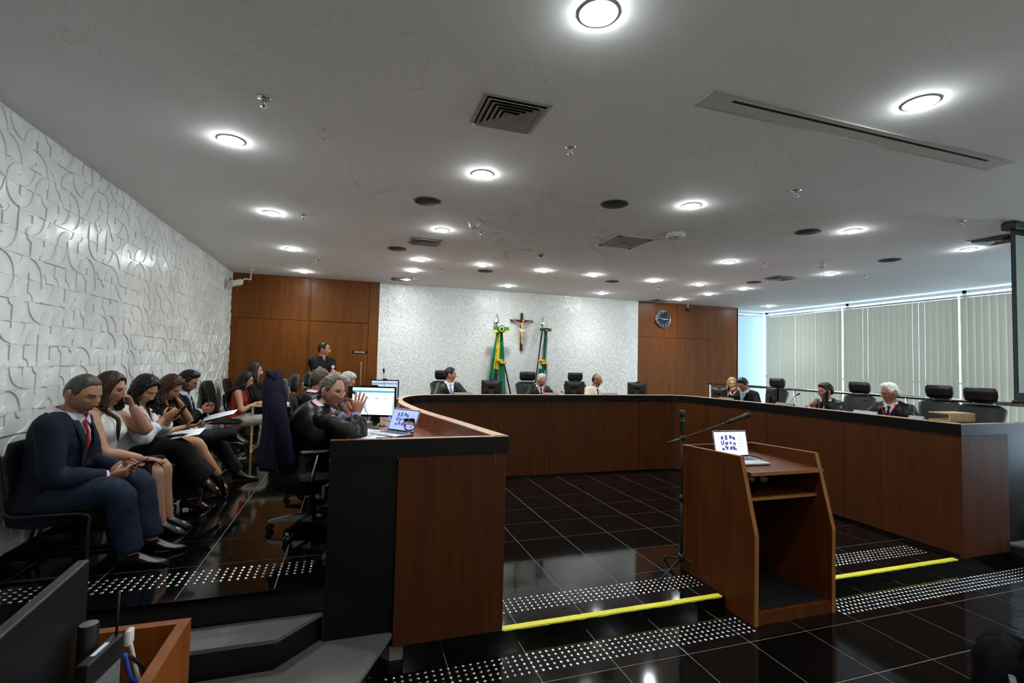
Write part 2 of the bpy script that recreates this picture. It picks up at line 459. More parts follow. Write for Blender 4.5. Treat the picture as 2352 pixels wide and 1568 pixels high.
# back wall: wood panels, door, mosaic
wb = MB().box(XL - .3, YB + .03, 0, 8.75, YB + .3, ZC).build('wall_back', BLACKP); struct(wb, 'back wall clad in brown wood panels and white mosaic')
def panel(x0, x1, z0, z1, parent=wb, m=WOODW, y=YB, name='wood_panel', g=.003):
    return MB().box(x0 + g, y, z0 + g, x1 - g, y + .03, z1 - g, c=.002).build(name, m, parent)
panel(XL, -.765, 2.51, ZC); panel(XL, -.765, ZP, 2.51); panel(-.765, -.735, ZP, ZC, y=YB - .004)
panel(-.735, .27, 2.51, ZC); panel(.27, .45, ZP, ZC, y=YB - .004)
d1 = thing('door_1', 'brown wooden push door behind the person in the black polo', 'door', (0, 0, 0)); d1['kind'] = 'structure'
panel(-.735, .27, ZP, 2.505, d1, y=YB - .006, name='door_leaf')
hd = MB().tube([(.16, YB - .07, 1.10), (.16, YB - .07, 1.80)], .018, 12)
hd.tube([(.16, YB - .07, 1.2), (.16, YB - .0, 1.2)], .01, 8).tube([(.16, YB - .07, 1.7), (.16, YB, 1.7)], .01, 8)
hd.build('door_handle', STEEL, d1, True, 40)
ps = MB().box(.005, YB - .012, 1.945, .262, YB - .006, 2.0).build('push_sign', BLKGL, d1)
text_mesh('EMPURRE', .05, M=TR(.133, YB - .0128, 1.972) @ Matrix.Diagonal((.92, 1, .85, 1))).build('lettering', emis('sign_white', 'd8d8d8', 0.) if False else mat('sign_white', 'e4e4e4', .5), ps)
for x0, x1 in ((6.0, 7.04), (7.04, 8.75)):
    panel(x0, x1, 2.49, ZC)
for x0, x1 in ((6.0, 7.04), (7.04, 7.92), (7.92, 8.75)):
    panel(x0, x1, ZP, 2.49)
# mosaic
mm = bpy.data.materials.new('mosaic'); mm.use_nodes = True; nt = mm.node_tree; N = nt.nodes; L = nt.links; b = _bsdf(mm)
tc = N.new('ShaderNodeTexCoord'); vo = N.new('ShaderNodeTexVoronoi'); vo.inputs['Scale'].default_value = 85; vo.inputs['Randomness'].default_value = .85
L.new(tc.outputs['Object'], vo.inputs['Vector'])
r = N.new('ShaderNodeValToRGB'); cr = r.color_ramp
for p, c in ((0., 'b4b4b2'), (.10, 'cececc'), (.35, 'dededc'), (.8, 'e8e8e6')):
    e = cr.elements.new(p) if p not in (0.,) else cr.elements[0]; e.position = p; e.color = lin(c)
cr.elements[-1].color = lin('f8f8f5')
sx = N.new('ShaderNodeSeparateColor'); L.new(vo.outputs['Color'], sx.inputs[0]); L.new(sx.outputs[0], r.inputs[0]); L.new(r.outputs[0], b.inputs['Base Color'])
b.inputs['Roughness'].default_value = .16
sub = N.new('ShaderNodeVectorMath'); sub.operation = 'SUBTRACT'; sub.inputs[1].default_value = (.5, .5, .5); L.new(vo.outputs['Color'], sub.inputs[0])
scl = N.new('ShaderNodeVectorMath'); scl.operation = 'SCALE'; scl.inputs['Scale'].default_value = .3; L.new(sub.outputs[0], scl.inputs[0])
ge = N.new('ShaderNodeNewGeometry'); ad = N.new('ShaderNodeVectorMath'); ad.operation = 'ADD'; L.new(ge.outputs['Normal'], ad.inputs[0]); L.new(scl.outputs[0], ad.inputs[1])
no = N.new('ShaderNodeVectorMath'); no.operation = 'NORMALIZE'; L.new(ad.outputs[0], no.inputs[0]); L.new(no.outputs[0], b.inputs['Normal'])
wm = MB().box(.45, YB - .001, ZP, 6.0, YB + .03, ZC).build('wall_mosaic', mm); struct(wm, 'white sparkling stone mosaic wall behind the far bench')
MB().box(8.72, YB, 0, 8.75, 9.95, ZC).build('trim_1', WOODW).__setitem__('kind', 'structure')
# window bay at the far right corner and window wall
def transl(name, col, tcol, a):
    m = bpy.data.materials.new(name); m.use_nodes = True; nt = m.node_tree
    tb = nt.nodes.new('ShaderNodeBsdfTranslucent'); tb.inputs[0].default_value = lin(tcol)
    mx = nt.nodes.new('ShaderNodeMixShader'); mx.inputs[0].default_value = a
    bs = _bsdf(m); bs.inputs['Base Color'].default_value = lin(col); bs.inputs['Roughness'].default_value = .75
    tcn = nt.nodes.new('ShaderNodeTexCoord'); nz = nt.nodes.new('ShaderNodeTexNoise'); nz.inputs['Scale'].default_value = 90
    nt.links.new(tcn.outputs['Object'], nz.inputs['Vector'])
    bp = nt.nodes.new('ShaderNodeBump'); bp.inputs['Strength'].default_value = .1; nt.links.new(nz.outputs[0], bp.inputs['Height']); nt.links.new(bp.outputs[0], bs.inputs['Normal'])
    nt.links.new(bs.outputs[0], mx.inputs[1]); nt.links.new(tb.outputs[0], mx.inputs[2]); nt.links.new(mx.outputs[0], nt.nodes['Material Output'].inputs[0])
    MATS[name] = m; return m
SLATM = transl('blind_fabric', 'cac7b8', '93907f', .19)
ROLLM = transl('roller_fabric', 'd9e6ea', 'cfe4ec', .34)
FRAME = mat('window_frame', 'b8bcc0', .4, metal=.6)
WGL = mat('window_glass', 'ffffff', .0, trans=1., ior=1.01)
def pane(x0, y0, z0, x1, y1, z1, p): MB().box(x0, y0, z0, x1, y1, z1).build('pane', WGL, p)
w1 = struct(thing('window_1', 'long window wall behind the vertical blinds', 'window'))
w2 = struct(thing('window_2', 'pale blue daylit window bay beside the wood panelling', 'window'))
del w1['category']; del w2['category']; del d1['category']
MB().box(8.75, 9.93, 0, XW, 10.0, .5).build('wall_bay_sill', WHITE).__setitem__('kind', 'structure')
pane(8.75, 9.955, .5, XW, 9.965, ZC, w2)
MB().box(8.75, 9.93, ZC - .05, XW, 9.99, ZC).box(8.75, 9.93, .5, XW, 9.99, .56).build('window_frame', FRAME, w2)
rb = MB().box(8.77, 9.90, .52, XW - .06, 9.903, ZC - .11).build('roller_blind', ROLLM); tag(rb, 'pale blue roller blind glowing beside the wood panels', 'blind')
MB().tube([(8.76, 9.90, ZC - .095), (XW - .05, 9.90, ZC - .095)], .022, 10).build('blind_roller', FRAME, rb, True)
MB().box(XW, -4, 0, XW + .1, 10.0, .38).build('wall_right', WHITE).__setitem__('kind', 'structure')
MB().box(XW - .22, 2.0, .24, XW + .02, 9.93, .38).build('trim_2', mat('sill_white', 'd9d6d4', .5)).__setitem__('kind', 'structure')
fr = MB()
for y in (1.35, 3.45, 5.57, 7.68, 9.83): fr.box(XW - .02, y - .03, .38, XW + .06, y + .03, ZC)
fr.box(XW - .02, -4, ZC - .05, XW + .06, 9.9, ZC).box(XW - .02, -4, .38, XW + .06, 9.9, .43).box(XW - .02, -4, 1.64, XW + .06, 9.9, 1.68)
fr.build('window_frame', FRAME, w1)
for y0, y1 in ((1.38, 3.42), (3.48, 5.54), (5.60, 7.65), (7.71, 9.80)): pane(XW + .015, y0, .43, XW + .025, y1, ZC - .05, w1)
bl = ((7.70, 9.69, 'vertical slat blind nearest the far corner'), (5.585, 7.665, 'middle vertical slat blind behind the leather chairs'), (3.46, 5.555, 'vertical slat blind partly behind the projection screen'))
for y0, y1, lab in bl:
    t = thing('vertical_blind', 'grey ' + lab, 'blind', (XW - .16, y0, .42), 0, 'vertical slat blinds along the window wall')
    H = ZC - .42
    MB().box(-.02, 0, H - .14, .02, y1 - y0, H - .105, c=.003).build('head_rail', FRAME, t)
    n = int((y1 - y0) / .1); pit = (y1 - y0) / n
    prof = [(-.0497, 0), (-.025, -.004), (0, -.0055), (.025, -.004), (.0497, 0)]
    mb = MB(); mb.loft([[V((q, p, z)) for p, q in prof] for z in (0.0, H - .145)], closed=False)
    me = mb.mesh('slat', SLATM, True)
    for i in range(n):
        inst('slat', me, t, (0, (i + .5) * pit, 0), (0, 0, radians((5 if y0 > 5 else 13) + random.uniform(-3, 3))))
# unseen room walls behind and beside the camera
MB().box(-4.3, -4.2, 0, XW + .3, -4, ZC).build('wall_front', WHITE).__setitem__('kind', 'structure')
MB().box(XW, -4, 0, XW + .1, 1.3, ZC).build('wall_right_rear', WHITE).__setitem__('kind', 'structure')
# ---------------------------------------------------------------- ceiling lights
LPOS = [(.91, 1.74), (2.84, 1.75), (4.82, 1.75), (6.72, 1.8), (-.815, 3.62), (.9, 3.57), (2.83, 3.59), (4.84, 3.63), (6.75, 3.68), (-.81, 5.32), (.89, 5.27), (4.82, 5.33), (6.74, 5.4),
        (-.81, 7.0), (.88, 6.96), (1.79, 6.95), (2.77, 6.97), (3.63, 6.97), (4.77, 7.0), (5.7, 7.0), (6.69, 7.04), (.875, 7.85), (6.6, 7.85), (-.815, 8.72), (.868, 8.7), (2.73, 8.65), (4.71, 8.69), (6.6, 8.73), (9.05, 8.75)]
HID = [(x, y) for x in (.9, 2.84, 4.82, 6.72) for y in (-.1, -2.0)]
LENS = emis('lamp_lens', 'f0faf8', 180.)
TRIM = mat('lamp_trim', 'd8d8d8', .3)
mb = MB(); mb.lathe([(.062, .0), (.078, -.001), (.080, -.005), (.064, -.009), (.060, -.004)], 24, caps=False); trim_me = mb.mesh('trim', TRIM, True, 40)
mb = MB(); mb.lathe([(.061, -.003), (.054, -.018), (.004, -.029)], 10); lens_me = mb.mesh('lens', LENS, True)
ld = bpy.data.lights.new('downlight', 'SPOT'); ld.energy = LAMP_W; ld.spot_size = radians(122); ld.spot_blend = 1.0; ld.shadow_soft_size = .05; ld.color = (.94, 1.0, .985)
ORD = ['first', 'second', 'third', 'fourth', 'fifth', 'sixth', 'seventh', 'eighth', 'ninth', 'tenth', 'eleventh', 'twelfth', 'thirteenth', 'fourteenth']
def pix(p):
    q = cam.matrix_world.inverted() @ V(p)
    return (1176 + 1120 * q.x / -q.z, 784 - 1120 * q.y / -q.z) if q.z < -.05 else (-9999, -9999)
def seen(p):
    a, c = pix(p); return -20 < a < 2372 and -20 < c < 1588
ROWS = ((1.0, 2.5), (2.5, 4.5), (4.5, 6.0), (6.0, 7.4), (7.4, 8.3), (8.3, 9.3))
def lamp_label(x, y):
    for k, (a, c) in enumerate(ROWS):
        if a <= y < c and seen((x, y, ZC)):
            row = sorted([q for q in LPOS if a <= q[1] < c and seen((q[0], q[1], ZC))], key=lambda q: pix((q[0], q[1], ZC))[0])
            return 'recessed downlight, %s from the left in the %s row from the camera' % (ORD[row.index((x, y))], ORD[k])
    return 'recessed downlight in the ceiling outside the picture'
for i, (x, y) in enumerate(LPOS + HID):
    t = thing('ceiling_downlight', lamp_label(x, y), 'light', (x, y, ZC), 0, 'recessed downlights in the ceiling' if seen((x, y, ZC)) else 'recessed downlights outside the picture')
    inst('trim', trim_me, t); inst('lens', lens_me, t)
    lo = bpy.data.objects.new('downlight_beam', ld); COL.objects.link(lo); lo.parent = t; lo.location = (0, 0, -.03)
# ================================================================ BENCH
ZT, ZD = 1.355, 1.215                 # rim top, desktop
BP = spline([(1.0, 3.13), (.85, 4.0), (.745, 4.55), (.66, 5.1), (.605, 5.75), (.605, 6.2), (.68, 6.6), (.86, 6.95), (1.15, 7.09), (1.6, 7.13), (3., 7.13), (4.6, 7.12), (5.1, 7.10), (5.32, 7.03), (5.42, 6.85), (5.47, 6.5), (5.55, 5.4), (5.58, 4.3), (5.56, 3.13)], 6)
BP = [V((p[0], p[1], 0)) for p in BP]
def path_off(P_, d):
    out = []
    for i, p in enumerate(P_):
        t = (P_[min(i + 1, len(P_) - 1)] - P_[max(i - 1, 0)]).normalized()
        out.append(p + V((-t.y, t.x, 0)) * d)
    return out
def ribbon(mb, P_, d0, d1, z0, z1):
    a, c = path_off(P_, d0), path_off(P_, d1)
    rings = [[V((p.x, p.y, z0)), V((q.x, q.y, z0)), V((q.x, q.y, z1)), V((p.x, p.y, z1))] for p, q in zip(a, c)]
    return mb.loft(rings)
bench = thing('curved_bench', 'long curved horseshoe bench with brown wood panels and black band', 'bench', (0, 0, 0))
cuts = [0, 18, 42, 54, 60, 66, 72, 90, 96, 102, len(BP) - 1]
for a, c in zip(cuts[:-1], cuts[1:]):
    seg = [p.copy() for p in BP[a:c + 1]]
    seg[0] = seg[0].lerp(seg[1], .004 / max((seg[1] - seg[0]).length, .01)); seg[-1] = seg[-1].lerp(seg[-2], .004 / max((seg[-1] - seg[-2]).length, .01))
    ribbon(MB(), seg, 0, .03, ZA + .03, ZT - .11).build('wood_panel', WOOD, bench)
ribbon(MB(), BP, .02, .05, ZA, ZA + .035).build('plinth', BLKGL, bench)
ribbon(MB(), BP, -.010, .03, ZT - .11, ZT - .006).build('black_band', BLACKP, bench)
ribbon(MB(), BP, -.010, .082, ZT - .006, ZT).build('rim_cap', RIM, bench)
ribbon(MB(), BP, .03, .080, ZD - .03, ZT - .006).build('rim_upstand', WOODT, bench)
inner = path_off(BP, .06)
outer = [(6.62, 3.2), (6.42, 4.5), (6.38, 6.4), (6.25, 7.2), (5.9, 7.7), (5.2, 7.95), (1.3, 7.95), (.6, 7.8), (.12, 7.35), (-.14, 6.5), (-.14, 5), (-.11, 3.2)]
dt = MB(); ii = inner; 
op = spline(outer, 12)
# desktop as a strip between inner edge and nearest outer samples
oo = [V((p[0], p[1], 0)) for p in op][::-1]
def resamp(P_, n):
    L_ = [0]
    for a, c in zip(P_[:-1], P_[1:]): L_.append(L_[-1] + (c - a).length)
    out = []; j = 0
    for k in range(n):
        s_ = L_[-1] * k / (n - 1)
        while j < len(L_) - 2 and L_[j + 1] < s_: j += 1
        f = (s_ - L_[j]) / max(L_[j + 1] - L_[j], 1e-9); out.append(P_[j].lerp(P_[j + 1], f))
    return out
A_, B_ = resamp(ii, 90), resamp(oo, 90)
for q_ in (A_, B_):
    for p_ in q_: p_.y = max(p_.y, 3.168)
dt.loft([[V((p.x, p.y, ZD - .035)), V((q.x, q.y, ZD - .035)), V((q.x, q.y, ZD)), V((p.x, p.y, ZD))] for p, q in zip(A_, B_)])
dt.build('desktop', WOODT, bench)
for s_ in (0, 1):
    def X(x): return x if s_ == 0 else 6.56 - x
    def bx(name, m, x0, y0, z0, x1, y1, z1, c=0.):
        a, b_ = sorted((X(x0), X(x1))); MB().box(a, y0, z0, b_, y1, z1, c=c).build(name, m, bench)
    bx('end_panel', WOOD, .297, 3.118, ZA + .004, .999, 3.15, ZT - .112, .002)
    bx('black_band', BLACKP, -.105, 3.110, ZT - .11, 1.012, 3.16, ZT - .004)
    bx('rim_cap', RIM, .20, 3.110, ZT - .004, 1.010, 3.15, ZT)
    bx('rim_cap', WOODT, -.105, 3.110, ZT - .004, .20, 3.15, ZT)
    bx('rim_upstand', WOODT, -.10, 3.16, ZT - .10, 1.0, 3.175, ZT - .004)
    bx('black_end_panel', BLACKP, -.105, 3.152, .168, .296, 3.19, ZT - .112)
    bx('plinth', GRANR, .296, 3.15, 0, .99, 3.17, ZA + .004)
    bx('desk_leg_panel', BLACKP, -.09, 3.19, ZP + .001, .9, 3.215, ZD - .036)
# name plates on the rim
PLATE = mat('plate_brown', '6b5448', .45, noise=(20, .1)); PLATEG = mat('plate_grey', '8f9298', .4)
def plate(x0, y0, x1, y1, m, lab):
    c = V(((x0 + x1) / 2, (y0 + y1) / 2, ZT)); L_ = (V((x1, y1, 0)) - V((x0, y0, 0))).length
    o = MB().prism([(-.02, 0), (.02, 0), (.012, .028), (.004, .03)], -L_ / 2, L_ / 2, 'x').build('name_plate', m, None, loc=c)
    o.rotation_euler = (0, 0, atan2(y1 - y0, x1 - x0)); tag(o, lab, 'name plate', 'wedge name plates on the bench rim')
plate(1.46, 7.17, 1.74, 7.18, PLATE, 'brown wedge name plate in front of the person with the lilac tie')
plate(2.87, 7.17, 3.14, 7.17, PLATE, 'brown wedge name plate in front of the robed person below the crucifix')
plate(3.93, 7.16, 4.2, 7.16, PLATE, 'brown wedge name plate in front of the person in the cream suit')
plate(5.53, 6.32, 5.55, 6.04, PLATE, 'brown wedge name plate in front of the person in the white blouse')
plate(5.60, 5.30, 5.61, 5.02, PLATE, 'brown wedge name plate on the rim beside the railing post')
plate(5.63, 4.22, 5.63, 3.95, PLATEG, 'grey wedge name plate left of the robed person beside two empty chairs')
plate(5.63, 3.62, 5.63, 3.48, PLATEG, 'short grey name plate touching the pale wooden box')
# pale wooden open box on the right corner
t = thing('wooden_box', 'pale wooden open-fronted box on the right bench corner', 'box', (5.85, 3.36, ZT), radians(-4))
PALE = wood('pale_wood', 'a98a5c', 'c6a878', rough=.55)
bw, bd_, bh, th = .34, .20, .085, .012
MB().box(-bw / 2, -bd_ / 2, 0, bw / 2, bd_ / 2, th).build('bottom', PALE, t); MB().box(-bw / 2, -bd_ / 2, bh - th, bw / 2, bd_ / 2, bh).build('top', PALE, t)
for sx in (-1, 1): MB().box(sx * bw / 2 - (th if sx > 0 else 0), -bd_ / 2, th, sx * bw / 2 + (th if sx < 0 else 0), bd_ / 2, bh - th).build('side', PALE, t) if sx > 0 else None
MB().box(-bw / 2, -bd_ / 2, th, bw / 2, -bd_ / 2 + th, bh - th).build('back', PALE, t)
# ================================================================ LECTERN
lt = thing('lectern', 'brown wooden lectern standing on the yellow-taped step', 'lectern', (3.18, 3.15, 0))
def ly(y): return y - 3.15
side = [(ly(2.83), 0), (ly(2.825), .63), (ly(2.97), 1.18), (ly(3.65), 1.155), (ly(3.66), ZA + .002), (ly(3.125), ZA + .002), (ly(3.125), 0)]
for sx in (-1, 1):
    MB().prism(side, sx * .385, sx * .355, 'x').build('side_panel', WOODL, lt)
    ed = MB()
    e = [(ly(2.83), 0), (ly(2.825), .63), (ly(2.97), 1.18), (ly(3.65), 1.155)]
    for (a, za), (c, zc) in zip(e[:-1], e[1:]):
        n_ = V((0, c - a, zc - za)).normalized(); q = V((0, -n_.z, n_.y)) * .0015
        mbx = [V((x, a, za)) + q for x in (sx * .387, sx * .353)] + [V((x, c, zc)) + q for x in (sx * .353, sx * .387)]
        ed.add(mbx + [p - q * 3 for p in mbx], [(0, 1, 2, 3), (4, 7, 6, 5), (0, 4, 5, 1), (1, 5, 6, 2), (2, 6, 7, 3), (3, 7, 4, 0)])
    ed.build('edge_band', WOODE, lt)
MB().box(-.355, ly(3.62), ZA + .004, .355, ly(3.65), 1.155).build('back_panel', WOODL, lt)
top = MB().prism([(ly(2.90), 1.045), (ly(3.62), 1.065), (ly(3.62), 1.09), (ly(2.90), 1.07)], -.353, .353, 'x').build('reading_top', WOODL, lt)
MB().prism([(ly(2.895), 1.045), (ly(2.90), 1.045), (ly(2.90), 1.071), (ly(2.895), 1.071)], -.353, .353, 'x').build('edge_band', WOODE, lt)
MB().box(-.353, ly(2.96), .845, .353, ly(3.6), .867).build('shelf', WOODL, lt)
MB().box(-.353, ly(2.955), .845, .353, ly(2.96), .867).build('shelf_edge', WOODE, lt)
MB().box(-.355, ly(2.835), 0, .355, ly(2.86), .085).build('base_board', WOODL, lt)
MB().box(-.353, ly(2.86), .07, .353, ly(3.60), .088).build('base_floor', WOODL, lt)
mt = MB()
for i in range(22):
    y = 2.87 + i * .032; mt.box(-.345, ly(y), .088, .345, ly(y + .026), .096)
mt.box(-.345, ly(2.865), .0885, .345, ly(3.59), .093)
tag(mt.build('rubber_mat', mat('black_rubber', '101011', .8, spec=.2), None, loc=(3.18, 3.15, 0)), 'ribbed black rubber mat inside the lectern base', 'mat')
def goblet(loc, h, r, m, lab, water=None, grp=None):
    t = thing('drinking_glass', lab, 'glass', loc, 0, grp)
    k = h / .16
    MB().lathe([(.001, .0), (.032 * r, .0), (.034 * r, .003), (.012 * r, .008 * k), (.005 * r, .016 * k), (.0045 * r, .05 * k), (.012 * r, .058 * k), (.03 * r, .075 * k), (.038 * r, .10 * k), (.038 * r, .125 * k), (.034 * r, .16 * k), (.032 * r, .16 * k), (.0355 * r, .125 * k), (.0355 * r, .10 * k), (.027 * r, .078 * k), (.001, .064 * k)], 20, caps=False).build('bowl', m, t, True)
    if water: MB().lathe([(.001, .066 * k), (.026 * r, .079 * k), (.0345 * r, .10 * k), (.0345 * r, .12 * k), (.001, .1201 * k)], 20, caps=False).build('water', mat('water', 'ffffff', .0, trans=1, ior=1.33), t, True)
    return t
goblet((3.02, 3.10, .868), .145, .95, GLASS, 'empty stemmed glass on the lectern shelf, left of the pair', None, 'stemmed glasses on the lectern shelf')
goblet((3.13, 3.08, .868), .145, .95, GLASS, 'empty stemmed glass on the lectern shelf, right of the pair', None, 'stemmed glasses on the lectern shelf')
# laptops
SCRN = emis('screen_white', 'dfe6ff', 1.15); SCRB = emis('screen_blue', '9fb4ff', 1.0); SDK = emis('screen_dark_figures', '5a5aa8', .6); STEALC = emis('screen_teal', '49b8cc', .8); SCRW = emis('screen_bright', 'f4faff', 1.35)
KEYS = mat('laptop_keys', '4a4c50', .5)
def laptop(loc, rz, w, d, h, tilt, lab, scr, rx=0.):
    t = thing('laptop', lab, 'laptop', loc, rz); t.rotation_euler = (rx, 0, rz)
    MB().box(-w / 2, -d / 2, 0, w / 2, d / 2, .014, c=.003).build('base', ALU, t, True, 40)
    kb = MB()
    for r_ in range(5):
        for c_ in range(13): kb.box(-w * .43 + c_ * w * .066, -.005 + r_ * d * .082, .014, -w * .43 + c_ * w * .066 + w * .058, -.005 + r_ * d * .082 + d * .07, .0155)
    kb.build('keyboard', KEYS, t)
    MB().box(-w * .16, -d * .46, .014, w * .16, -d * .1, .0146).build('touchpad', mat('touchpad', 'aeb0b4', .4), t)
    Ml = TR(0, d / 2, .012) @ RX(tilt)
    lid = MB().box(-w / 2, 0, 0, w / 2, .006, h, Ml, .002).build('lid', ALU, t)
    MB().box(-w / 2 + .004, -.0012, .004, w / 2 - .004, 0, h - .004, Ml).build('bezel', BLKGL, lid)
    MB().box(-w / 2 + .009, -.0018, .016, w / 2 - .009, -.0012, h - .012, Ml).build('screen', scr, lid)
    rg = random.Random(3); ui = MB()
    for r_ in range(3):
        for c_ in range(4):
            x = -w * .30 + c_ * w * .115; z = h * (.68 - r_ * .2)
            for q in range(5):
                a = x + rg.uniform(0, w * .075); b_ = z + rg.uniform(-h * .04, h * .06); ui.box(a, -.0024, b_, a + rg.uniform(.006, .016) * w / .3, -.0018, b_ + rg.uniform(.008, .02) * h / .2, Ml)
    for q in range(8): ui.box(w * .24 + (q % 2) * w * .08, -.0024, h * (.7 - .1 * (q // 2)), w * .27 + (q % 2) * w * .08, -.0018, h * (.72 - .1 * (q // 2)), Ml)
    ui.build('screen_content', SDK, lid)['kind'] = 'stuff'
    return t
laptop((3.04, 3.20, 1.083), radians(-3), .33, .24, .22, radians(-14), 'open silver laptop showing a video call on the lectern', SCRN, radians(1.6))
laptop((.33, 4.24, ZD), radians(-52), .32, .22, .205, radians(-22), 'open silver laptop beside the water glass on the desk', SCRB)
tag(MB().tube(spline([(3.20, 3.33, 1.09), (3.27, 3.33, 1.09), (3.31, 3.27, 1.09), (3.29, 3.40, 1.09), (3.22, 3.52, 1.092)], 6), .003, 6).build('power_cable', BLKPL, None, True), 'thin black cable curling beside the lectern laptop', 'cable')
# microphone stand with boom
ms = thing('microphone_stand', 'black tripod boom stand with microphone behind the lectern', 'microphone stand', (2.735, 3.57, ZA))
MB().tube([(0, 0, .13), (0, 0, .66)], .011, 10).build('lower_tube', BLKPL, ms, True)
MB().tube([(0, 0, .64), (0, 0, 1.13)], .008, 10).build('upper_tube', BLKPL, ms, True)
MB().tube([(0, 0, .60), (0, 0, .66)], .018, 10).build('height_clutch', BLKPL, ms, True)
MB().tube([(0, 0, .10), (0, 0, .16)], .028, 10).build('leg_hub', BLKPL, ms, True)
for a in (200, 330, 80):
    d_ = V((cos(radians(a)), sin(radians(a)), 0))
    lg = MB().tube([d_ * .02 + V((0, 0, .12)), d_ * .29 + V((0, 0, .022))], .008, 8).build('leg', BLKPL, ms, True)
    MB().tube([d_ * .28 + V((0, 0, .025)), d_ * .31 + V((0, 0, .013))], .013, 8).build('rubber_foot', BLKPL, lg, True)
a0, a1 = V((-.16, -.02, 1.105)), V((.52, -.04, 1.295))
MB().tube([a0, a1], .0065, 8).build('boom_arm', BLKPL, ms, True)
MB().tube([a0, a0.lerp(a1, .16)], .012, 8).build('counterweight', BLKPL, ms, True)
MB().ell((0, -.01, 1.145), (.022, .03, .022)).build('boom_clutch', BLKPL, ms, True)
d_ = (a1 - a0).normalized()
mc = MB().tube([a1 - d_ * .07, a1 + d_ * .02, a1 + d_ * .1, a1 + d_ * .13], [.016, .017, .019, .024], 12).build('microphone', BLKPL, ms, True)
MB().ell(a1 + d_ * .15, .027, 12, 8).build('grille', mat('mic_grille', '25272a', .5, metal=.6), mc, True)
# second microphone standing upright (lens-like) on the same tube
MB().lathe([(.012, 0), (.016, .04), (.02, .09), (.021, .15), (.026, .16), (.026, .205), (.022, .21)], 14, TR(.0, 0, 1.17)).build('upright_microphone', BLKPL, ms, True, 40)
MB().lathe([(.0215, .0), (.0215, .006)], 14, TR(0, 0, 1.29)).lathe([(.0215, .0), (.0215, .004)], 14, TR(0, 0, 1.31)).build('ring', CHROME, ms, True)
# ================================================================ CUSHION SHAPES AND CHAIRS
def cushion(mb, zs, w, yc, th, curve=0., nu=12, M=None, fold=None):
    """upright padded slab: for each z half width w(z), centre y yc(z), thickness th(z)"""
    rings = []
    for z in zs:
        ring = []
        W, Y, T = w(z), yc(z), th(z)
        for k in range(2 * nu):
            if k < nu: u = -1 + 2 * k / (nu - 1); sg = 1
            else: u = 1 - 2 * (k - nu) / (nu - 1); sg = -1
            e = (1 - abs(u) ** 5) ** .5 if abs(u) < 1 else 0
            y = Y + curve * u * u + sg * T * .5 * e
            if fold: y += fold(u, z, sg)
            ring.append(V((u * W, y, z)))
        rings.append(ring)
    mb.loft(rings)
    if M: mb.xf(M)
    return mb
def lerpf(tab):
    def f(z):
        for (a, va), (c, vc) in zip(tab[:-1], tab[1:]):
            if z <= c: return va + (vc - va) * max(0, min(1, (z - a) / (c - a)))
        return tab[-1][1]
    return f
def zs(a, c, n): return [a + (c - a) * i / (n - 1) for i in range(n)]
CHM = {}
def chair_meshes():
    m = CHM
    m['backrest'] = (cushion(MB(), zs(.52, 1.0, 12), lerpf([(.52, .15), (.55, .185), (.7, .20), (.9, .235), (.96, .232), (.99, .205), (1.0, .16)]), lerpf([(.52, -.20), (.75, -.235), (1.0, -.30)]), lerpf([(.52, .02), (.56, .06), (.95, .055), (1.0, .015)]), curve=.05).mesh('backrest', LEATH, True), )
    m['headrest'] = (cushion(MB(), zs(1.02, 1.19, 15), lerpf([(1.02, .10), (1.04, .145), (1.1, .158), (1.17, .155), (1.19, .13)]), lerpf([(1.02, -.29), (1.19, -.275)]), lerpf([(1.02, .015), (1.06, .07), (1.15, .075), (1.19, .015)]), curve=.05, nu=20).mesh('headrest', LEATH, True), )
    mb = MB(); mb.tube(spline([(-.09, -.305, 1.07), (-.09, -.30, .99), (-.07, -.30, .965), (.07, -.30, .965), (.09, -.30, .99), (.09, -.305, 1.07)], 4), .010, 8)
    m['headrest_bracket'] = (mb.mesh('headrest_bracket', CHROME, True), )
    st = cushion(MB(), zs(-.24, .25, 12), lerpf([(-.24, .17), (-.2, .225), (.1, .25), (.2, .24), (.25, .19)]), lambda z: .0, lerpf([(-.24, .03), (-.18, .085), (.2, .085), (.25, .03)]), curve=-.015)
    st.xf(Matrix(((1, 0, 0, 0), (0, 0, 1, 0), (0, 1, 0, .455), (0, 0, 0, 1)))); m['seat'] = (st.mesh('seat', LEATH, True), )
    m['gas_column'] = (MB().tube([(0, 0, .10), (0, 0, .24)], .035, 14).tube([(0, 0, .24), (0, 0, .42)], .026, 14).mesh('gas_column', BLKPL, True, 40), )
    m['back_spine'] = (MB().tube(spline([(0, -.02, .40), (0, -.19, .42), (0, -.27, .55), (0, -.29, .75)], 5), .03, 8, ry=.014).mesh('back_spine', BLKPL, True), )
    arm = MB().tube(spline([(.2, -.05, .43), (.29, -.04, .46), (.305, -.02, .56), (.30, .0, .645)], 5), .016, 8)
    m['armrest_post'] = (arm.mesh('armrest_post', CHROME, True), )
    m['armrest_pad'] = (MB().box(.265, -.13, .645, .335, .14, .672, c=.012).mesh('armrest_pad', BLKPL, True, 50), )
    leg = MB().loft([[V((x * 1, s_ * wd, z + hz)) for s_, hz in ((-1, 0), (1, 0), (1, th), (-1, th))] for x, wd, z, th in ((.02, .026, .075, .055), (.15, .022, .075, .045), (.28, .016, .066, .026), (.315, .014, .062, .02))])
    m['base_arm'] = (leg.mesh('base_arm', CHROME, True, 35), )
    ca = MB().tube([(.305, -.026, .028), (.305, -.006, .028)], .027, 12).tube([(.305, .006, .028), (.305, .026, .028)], .027, 12).tube([(.305, 0, .03), (.305, 0, .07)], .009, 8)
    m['castor'] = (ca.mesh('castor', BLKPL, True, 40), )
chair_meshes()
